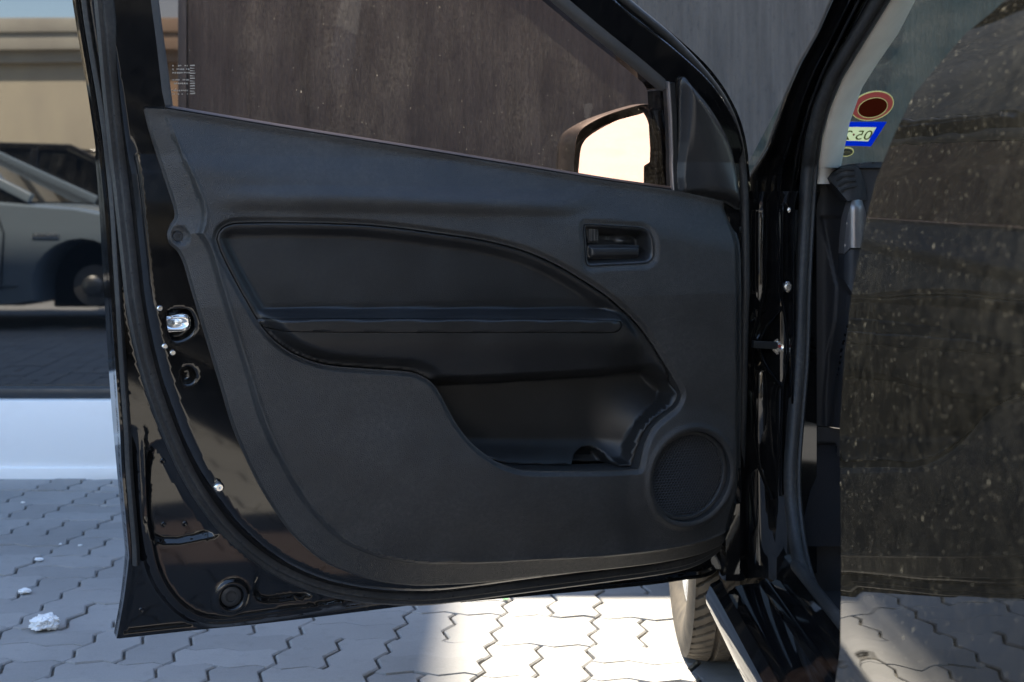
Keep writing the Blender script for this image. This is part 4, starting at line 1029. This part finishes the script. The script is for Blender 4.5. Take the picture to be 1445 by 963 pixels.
wring('road_tax_sticker', [(1150, 172), (1251, 172), (1229, 206), (1150, 204)], [(1154, 178), (1237, 179), (1225, 199), (1154, 197)], .0012, 'sticker_blue')['label'] = 'blue bordered tax sticker seen from behind'
wpoly('sticker_panel', [(1154, 178), (1237, 179), (1225, 199), (1154, 197)], .0012, 'sticker_white')
def mirror_text(txt, xr, xl, yt, yb, sh):
    cu = bpy.data.curves.new('t', 'FONT'); cu.body = txt; cu.size = 1; ob = bpy.data.objects.new('t', cu); COL.objects.link(ob); bpy.context.view_layer.update()
    me = bpy.data.meshes.new_from_object(ob.evaluated_get(bpy.context.evaluated_depsgraph_get())); bpy.data.objects.remove(ob)
    co = np.array([v.co[:] for v in me.vertices]); lo, hi = co.min(0), co.max(0)
    for v in me.vertices:
        a = (v.co.x-lo[0])/(hi[0]-lo[0]); b2 = (v.co.y-lo[1])/(hi[1]-lo[1])
        x = xr+(xl-xr)*a+sh*(b2-.5); y = yb+(yt-yb)*b2; v.co = Vector(onws(x, y, .0030))
    o = link('sticker_lettering', me, 'sticker_ink', None, False); o.parent = wsc; o.matrix_parent_inverse = Matrix.Identity(4)
mirror_text('05', 1230, 1208.5, 182.5, 195.5, 6); mirror_text('2', 1201, 1191, 182.5, 195.5, 6)
wpoly('sticker_dot', oval(1204.5, 188.5, 1.6, 1.4, 0, 12), .0030, 'sticker_pink')
ps = wring('oval_sticker', oval(1231, 149, 31, 20, -.28), oval(1231, 149, 29.6, 18.6, -.28), .0012, 'sticker_cream'); ps['label'] = 'oval pink sticker with dark red centre'
wring('sticker_field', oval(1231, 149, 29.6, 18.6, -.28), oval(1231.5, 151.5, 22, 14, -.28), .0012, 'sticker_pink'); wring('sticker_ring', oval(1231.5, 151.5, 22, 14, -.28), oval(1231.5, 151.5, 20.8, 12.8, -.28), .0012, 'sticker_cream'); wpoly('sticker_centre', oval(1231.5, 151.5, 20.8, 12.8, -.28), .0012, 'sticker_red')
wpoly('small_oval_sticker', oval(1194, 214, 11, 6.5, -.1), .0012, 'sticker_cream'); wpoly('sticker_field', oval(1194, 214, 9.4, 5, -.1), .0018, 'smooth_black')
wpoly('sticker_emblem', [(1188, 214), (1194, 211.5), (1200, 213), (1201, 215), (1194, 216)], .0024, 'sticker_cream')
def pxsheet(name, out, h, Yf, mat, parent=None, skirt=.03, smooth=True):
    O = resample(np.array(out, float), h*.9, True); V, Fc = triangulate(O, [], h)
    P = [P3(x, y, Yf(x, y)) for x, y in V]; Fc = [tuple(f) for f in Fc]; n = len(P)
    fixed = []
    for f in Fc:
        a, b_, c = P[f[0]], P[f[1]], P[f[2]]; fixed.append(f if np.cross(b_-a, c-a)[1] < 0 else f[::-1])
    s = len(P); m = len(O); P += [P3(x, y, Yf(x, y)) for x, y in O]
    P += [P3(x, y, Yf(x, y))+np.array((0, skirt, 0)) for x, y in O]; fixed += [(s+i, s+(i+1) % m, s+m+(i+1) % m, s+m+i) for i in range(m)]
    return pyd(name, P, fixed, mat, parent)
gs = lambda v, s: math.exp(-(v/s)**2)
def ss1(a, b_, x): t = min(1, max(0, (x-a)/(b_-a))); return t*t*(3-2*t)
dsh = [(1147, 252), (1156, 249), (1170, 243), (1184, 236), (1198, 232), (1225, 229), (1300, 227), (1340, 227), (1340, 610), (1200, 606), (1140, 599), (1143, 500), (1147, 400), (1148, 320)]
def dashY(x, y):
    f = ss1(1160, 1215, x); Y = 2.44-.07*f
    Y -= .02*ss1(300, 240, y)*0
    xe = np.interp(y, [300, 312, 406, 453, 500, 560], [1157, 1160, 1181, 1178, 1168, 1163]); Y += .008*ss1(-1.2, 1.2, x-xe)*(y > 305)
    xe2 = np.interp(y, [400, 452, 500, 600], [1207, 1197, 1186, 1172]); Y -= .012*ss1(-2, 3, x-xe2)*(y > 400)
    return Y+.004*ss1(240, 228, y)
dash = cp(pxsheet('dashboard', dsh, 3.0, dashY, 'dash'))
def dch(o): o.parent = dash; o.matrix_parent_inverse = Matrix.Identity(4); return o
# top of the dashboard runs forward under the windscreen
V = []
for i in range(9):
    for j in range(13): x = .50+j/12*1.26; Y = 2.36+.46*i/8; V.append((x, Y, .924-.01*i/8))
dch(pyd('dashboard_top', V, [(i*13+j, i*13+j+1, (i+1)*13+j+1, (i+1)*13+j) for i in range(8) for j in range(12)], 'dash', None))
dch(pxsheet('vent_cowl', [(1168, 252), (1178, 243), (1192, 236), (1206, 233), (1214, 240), (1221, 262), (1224, 283), (1210, 282), (1196, 284), (1188, 274), (1178, 262)], 2.5, lambda x, y: 2.352+.018*((x-1200)/25)**2, 'dash', None, .06))
for k in range(4):
    a = [(1177+k*3.2, 246+k*8.2), (1186+k*2.4, 240.5+k*8.4), (1196+k*1.6, 238.5+k*8.2), (1205+k*1.2, 239+k*7.6)]
    q = [P3(x, y, 2.350+.018*((x-1200)/25)**2) for x, y in crom(a, 4)]
    dch(sweep('vent_slot', q, rrect(.0026, .0018, .0008, 2), 'dark_room', None, up=(0, -1, 0)))
dch(pxsheet('silver_trim', [(1203, 281), (1209, 278), (1216, 281), (1222, 300), (1224, 325), (1222, 350), (1200, 350), (1191, 359), (1192, 335), (1195, 308)], 2.2, lambda x, y: 2.345+.020*((x-1207)/16)**2+.01*gs(y-280, 8), 'silver_trim', None, .04))
dch(pxsheet('trim_end', [(1200, 352), (1222, 352), (1216, 390), (1205, 418), (1191, 394), (1191, 361)], 2.2, lambda x, y: 2.350+.016*((x-1205)/16)**2, 'dash', None, .04))
kp = [(1124, 602), (1140, 601), (1200, 607), (1260, 612), (1260, 1000), (1175, 905), (1140, 832), (1124, 775), (1116, 715), (1118, 660)]
def kickY(x, y):
    Y = 2.44+.0*x; e = np.interp(y, [620, 700, 800, 900], [1128, 1128, 1140, 1170]); Y -= .003*(1-ss1(-6, 6, x-e))
    if 1152 < x < 1180: Y += .03*ss1(1152, 1157, x)*ss1(625, 632, y)*ss1(668, 660, y)
    return Y
cp(pxsheet('kick_panel', kp, 3.0, kickY, 'dash', None, .03))
cp(box('carpet', (.50, 0.2, .16), (1.78, 2.75, .20), 'carpet', None, .01))
cp(box('firewall', (.36, 2.80, .20), (1.92, 2.84, .90), 'carpet', None, .01))
# --- front seats, mostly hidden by the rear door
for x in (.66, 1.24):
    st_ = empty('front_seat', (x+.22, 1.3, .2)); st_.parent = car; st_.matrix_parent_inverse = PINV
    for nm, lo, hi in (('seat_cushion', (x, 1.15, .32), (x+.46, 1.65, .48)), ('seat_back', (x+.01, 1.0, .46), (x+.45, 1.14, 1.05)), ('seat_base', (x+.03, 1.18, .20), (x+.43, 1.6, .318))):
        o = box(nm, lo, hi, 'carpet', None, .035 if nm != 'seat_base' else .01, 4); o.parent = st_; o.matrix_parent_inverse = Matrix.Translation((-x-.22, -1.3, -.2))
# --- outer body beyond the door: wing, bonnet, nose, roof, far side, tail
WCY, WR = 2.745, .284
def wingX(Y, z): return .335-.012*math.sin(np.clip((z-.3)/.55, 0, 1)*math.pi)+.30*max(0, Y-3.15)**2
ol = [(2.392, .25), (2.392, .93), (2.6, .915), (3.0, .86), (3.4, .77), (3.62, .66), (3.70, .5), (3.70, .25), (WCY+.335, .22)]+[(WCY+.335*math.cos(t), .29+.335*math.sin(t)) for t in np.linspace(0, math.pi, 24)]+[(WCY-.335, .25)]
ol = [p for p in ol if p[0] > 2.391]
OL = resample(np.array(ol), .02, True); Vt, Ft = triangulate(OL, [], .03)
for sgn, nm in ((1, 'front_wing'), (-1, 'front_wing')):
    fx = (lambda x: x) if sgn > 0 else (lambda x: 2*CX-x)
    P = [(fx(wingX(Y, z)), Y, z) for Y, z in Vt]; n = len(P); m = len(OL); P += [(fx(wingX(Y, z)), Y, z) for Y, z in OL]+[(fx(wingX(Y, z)+.03), Y, z) for Y, z in OL]
    cp(pyd(nm, P, [tuple(f) for f in Ft]+[(n+i, n+(i+1) % m, n+m+(i+1) % m, n+m+i) for i in range(m)], 'paint', None, True, 50))
V = []; NX = 21
yb = np.linspace(2.72, 3.66, 14)
for Y in yb:
    zc = np.interp(Y, [2.72, 3.0, 3.4, 3.6, 3.66], [.915, .90, .84, .76, .69]); 
    for j in range(NX):
        s = 2*j/(NX-1)-1; x0 = wingX(Y, .8); hw = CX-x0; V.append((CX+s*hw, Y, zc-.05*abs(s)**3-.02*s*s))
cp(pyd('bonnet', V, [(i*NX+j, i*NX+j+1, (i+1)*NX+j+1, (i+1)*NX+j) for i in range(13) for j in range(NX-1)], 'paint', None))
V = []
for z in np.linspace(.2, .70, 12):
    for j in range(NX):
        s = 2*j/(NX-1)-1; hw = CX-wingX(3.66, .5); V.append((CX+s*hw, 3.86-.20*abs(s)**3-.04*((z-.45)/.25)**2, z))
cp(pyd('front_bumper', V, [(i*NX+j, i*NX+j+1, (i+1)*NX+j+1, (i+1)*NX+j) for i in range(11) for j in range(NX-1)], 'paint', None))
V = []
for i in range(16):
    Y = 1.80-2.25*i/15
    for j in range(NX):
        s = 2*j/(NX-1)-1; V.append((CX+s*(.545), Y, 1.40+.045*math.sin(min(1, (i+1.5)/8)*1.57)+.045*(1-abs(s)**3)-.05*max(0, i-11)/4))
cp(pyd('roof', V, [(i*NX+j, i*NX+j+1, (i+1)*NX+j+1, (i+1)*NX+j) for i in range(15) for j in range(NX-1)], 'paint', None))
# roof rail over the door opening
rr_ = [P3(itp(eL, -330)+25, -330, Yp(-330)), (.595, 1.6, 1.42), (.60, 1.2, 1.43), (.60, .5, 1.43), (.60, -.3, 1.40)]
cp(sweep('roof_rail', crom(rr_, 6), rrect(.035, .03, .012), 'paint', None, up=(0, 0, 1)))
# far side
V = []; zs_ = np.linspace(.26, .93, 16)
for Y in np.linspace(2.40, -.55, 30):
    for z in zs_: V.append((2*CX-sideX(z, 1.0), Y, z))
fs = cp(pyd('far_side', V, [(i*16+j, i*16+j+1, (i+1)*16+j+1, (i+1)*16+j) for i in range(29) for j in range(15)], 'paint', None))
o = pyd('far_window', [(2*CX-.36, 2.35, .935), (2*CX-.36, -.5, .95), (2*CX-.60, -.35, 1.40), (2*CX-.60, 1.75, 1.42)], [(0, 1, 2, 3)], 'dark_glass', fs, False)
V = []
for z in np.linspace(.28, 1.40, 18):
    for j in range(NX):
        s = 2*j/(NX-1)-1; hw = CX-float(np.interp(z, pz, px_)); V.append((CX+s*hw, -.60-.10*(1-abs(s)**3)+.30*max(0, z-.95), z))
cp(pyd('tailgate', V, [(i*NX+j, (i+1)*NX+j, (i+1)*NX+j+1, i*NX+j+1) for i in range(17) for j in range(NX-1)], 'paint', None))
# centre post behind the rear door edge
cp(sweep('centre_post', [(float(np.interp(z, pz, px_))+.075, 1.2-.12*max(0, z-.85), z) for z in np.linspace(.25, 1.40, 24)], rrect(.03, .04, .01), 'smooth_black', None, up=(0, 1, 0)))
# --- wheels
def carwheel(loc, detail, side, yaw=0):
    wp = empty('wheel', (0, 0, 0)); wp.parent = car; wp.matrix_parent_inverse = PINV; wp.location = loc
    o = wheel('wheel', wp, (0, 0, 0), WR, .168, 'alloy', yaw, detail, 6, side); return wp
carwheel((.405, WCY, WR-.003), True, -1, math.radians(-1)); carwheel((2*CX-.43, WCY, WR-.003), False, 1, math.radians(-5))
carwheel((.43, .28, WR-.003), False, -1); carwheel((2*CX-.43, .28, WR-.003), False, 1)
V = [(x, WCY+.333*math.cos(t), .30+.333*math.sin(t)) for t in np.linspace(-.15, math.pi+.05, 25) for x in (.36, .58)]+[(.58, WCY+.05*math.cos(t), .30+.05*math.sin(t)) for t in np.linspace(-.15, math.pi+.05, 25)]
cp(pyd('wheel_arch_liner', V, [(2*i, 2*i+1, 2*i+3, 2*i+2) for i in range(24)]+[(2*i+1, 50+i, 51+i, 2*i+3) for i in range(24)], 'carpet', None))
# ------------------------------------------------------------------ litter on the paving
def crumple(name, x, y, size, label, cat='paper', seed=1, flat=.55):
    Y = F*(CH-.01)/(y-HY); X = (x-722.5)*Y/F; r = size*Y/F/2; rg = random.Random(seed)
    bm = bmesh.new(); bmesh.ops.create_icosphere(bm, subdivisions=4 if size > 20 else 3, radius=1)
    for v in bm.verts:
        p = v.co.normalized(); k = 1+.35*noise.noise(p*1.9+Vector((seed*3.1, 0, 0)))+.45*(abs(noise.noise(p*3.6+Vector((0, seed*2.3, 0))))-.2)+.22*(abs(noise.noise(p*8+Vector((0, 0, seed)))))
        v.co = Vector((p.x*k*r, p.y*k*r*.85, max(-.15, p.z*k*flat+.35)*r))
    me = bpy.data.meshes.new(name); bm.to_mesh(me); bm.free()
    zmin = min(v.co.z for v in me.vertices)
    for v in me.vertices: v.co.z -= zmin
    o = link(name, me, 'paper', None, False); o.location = (X, Y, .001); return tag(o, label, cat)
crumple('crumpled_paper', 63, 882, 37, 'large crumpled ball of white paper on the grey paving', seed=2)
crumple('paper_scrap', 35, 832, 17, 'torn white paper scrap on the paving behind the crumpled ball', seed=5, flat=.35)
crumple('paper_scrap', 55, 787, 11, 'small white scrap on the paving farther back, above the torn scrap', seed=8, flat=.4)
for x, y, s, sd, lb in ((32, 706, 5, 3, 'tiny white crumb on the far paving near the white plinth'), (85, 764, 4, 4, 'tiny white crumb at a paving joint, left of its neighbour'), (113, 766, 5, 6, 'tiny white crumb at a paving joint nearest the door edge')):
    crumple('crumb', x, y, s, lb, 'crumb', sd, .5)
Y = F*CH/(848-HY); X = (713-722.5)*Y/F
lf = pyd('leaf_fragment', [(X-.007, Y, .003), (X-.003, Y-.005, .004), (X+.006, Y-.004, .004), (X+.008, Y+.001, .006), (X+.001, Y+.005, .005), (X-.007, Y, .002), (X-.003, Y-.005, .003), (X+.006, Y-.004, .003), (X+.008, Y+.001, .005), (X+.001, Y+.005, .004)], [(0, 1, 2, 3, 4), (9, 8, 7, 6, 5)]+[(i, 5+i, 5+(i+1) % 5, (i+1) % 5) for i in range(5)], 'leaf_green', None, False)
tag(lf, 'small green leaf fragment on the sunlit paving below the door', 'leaf')
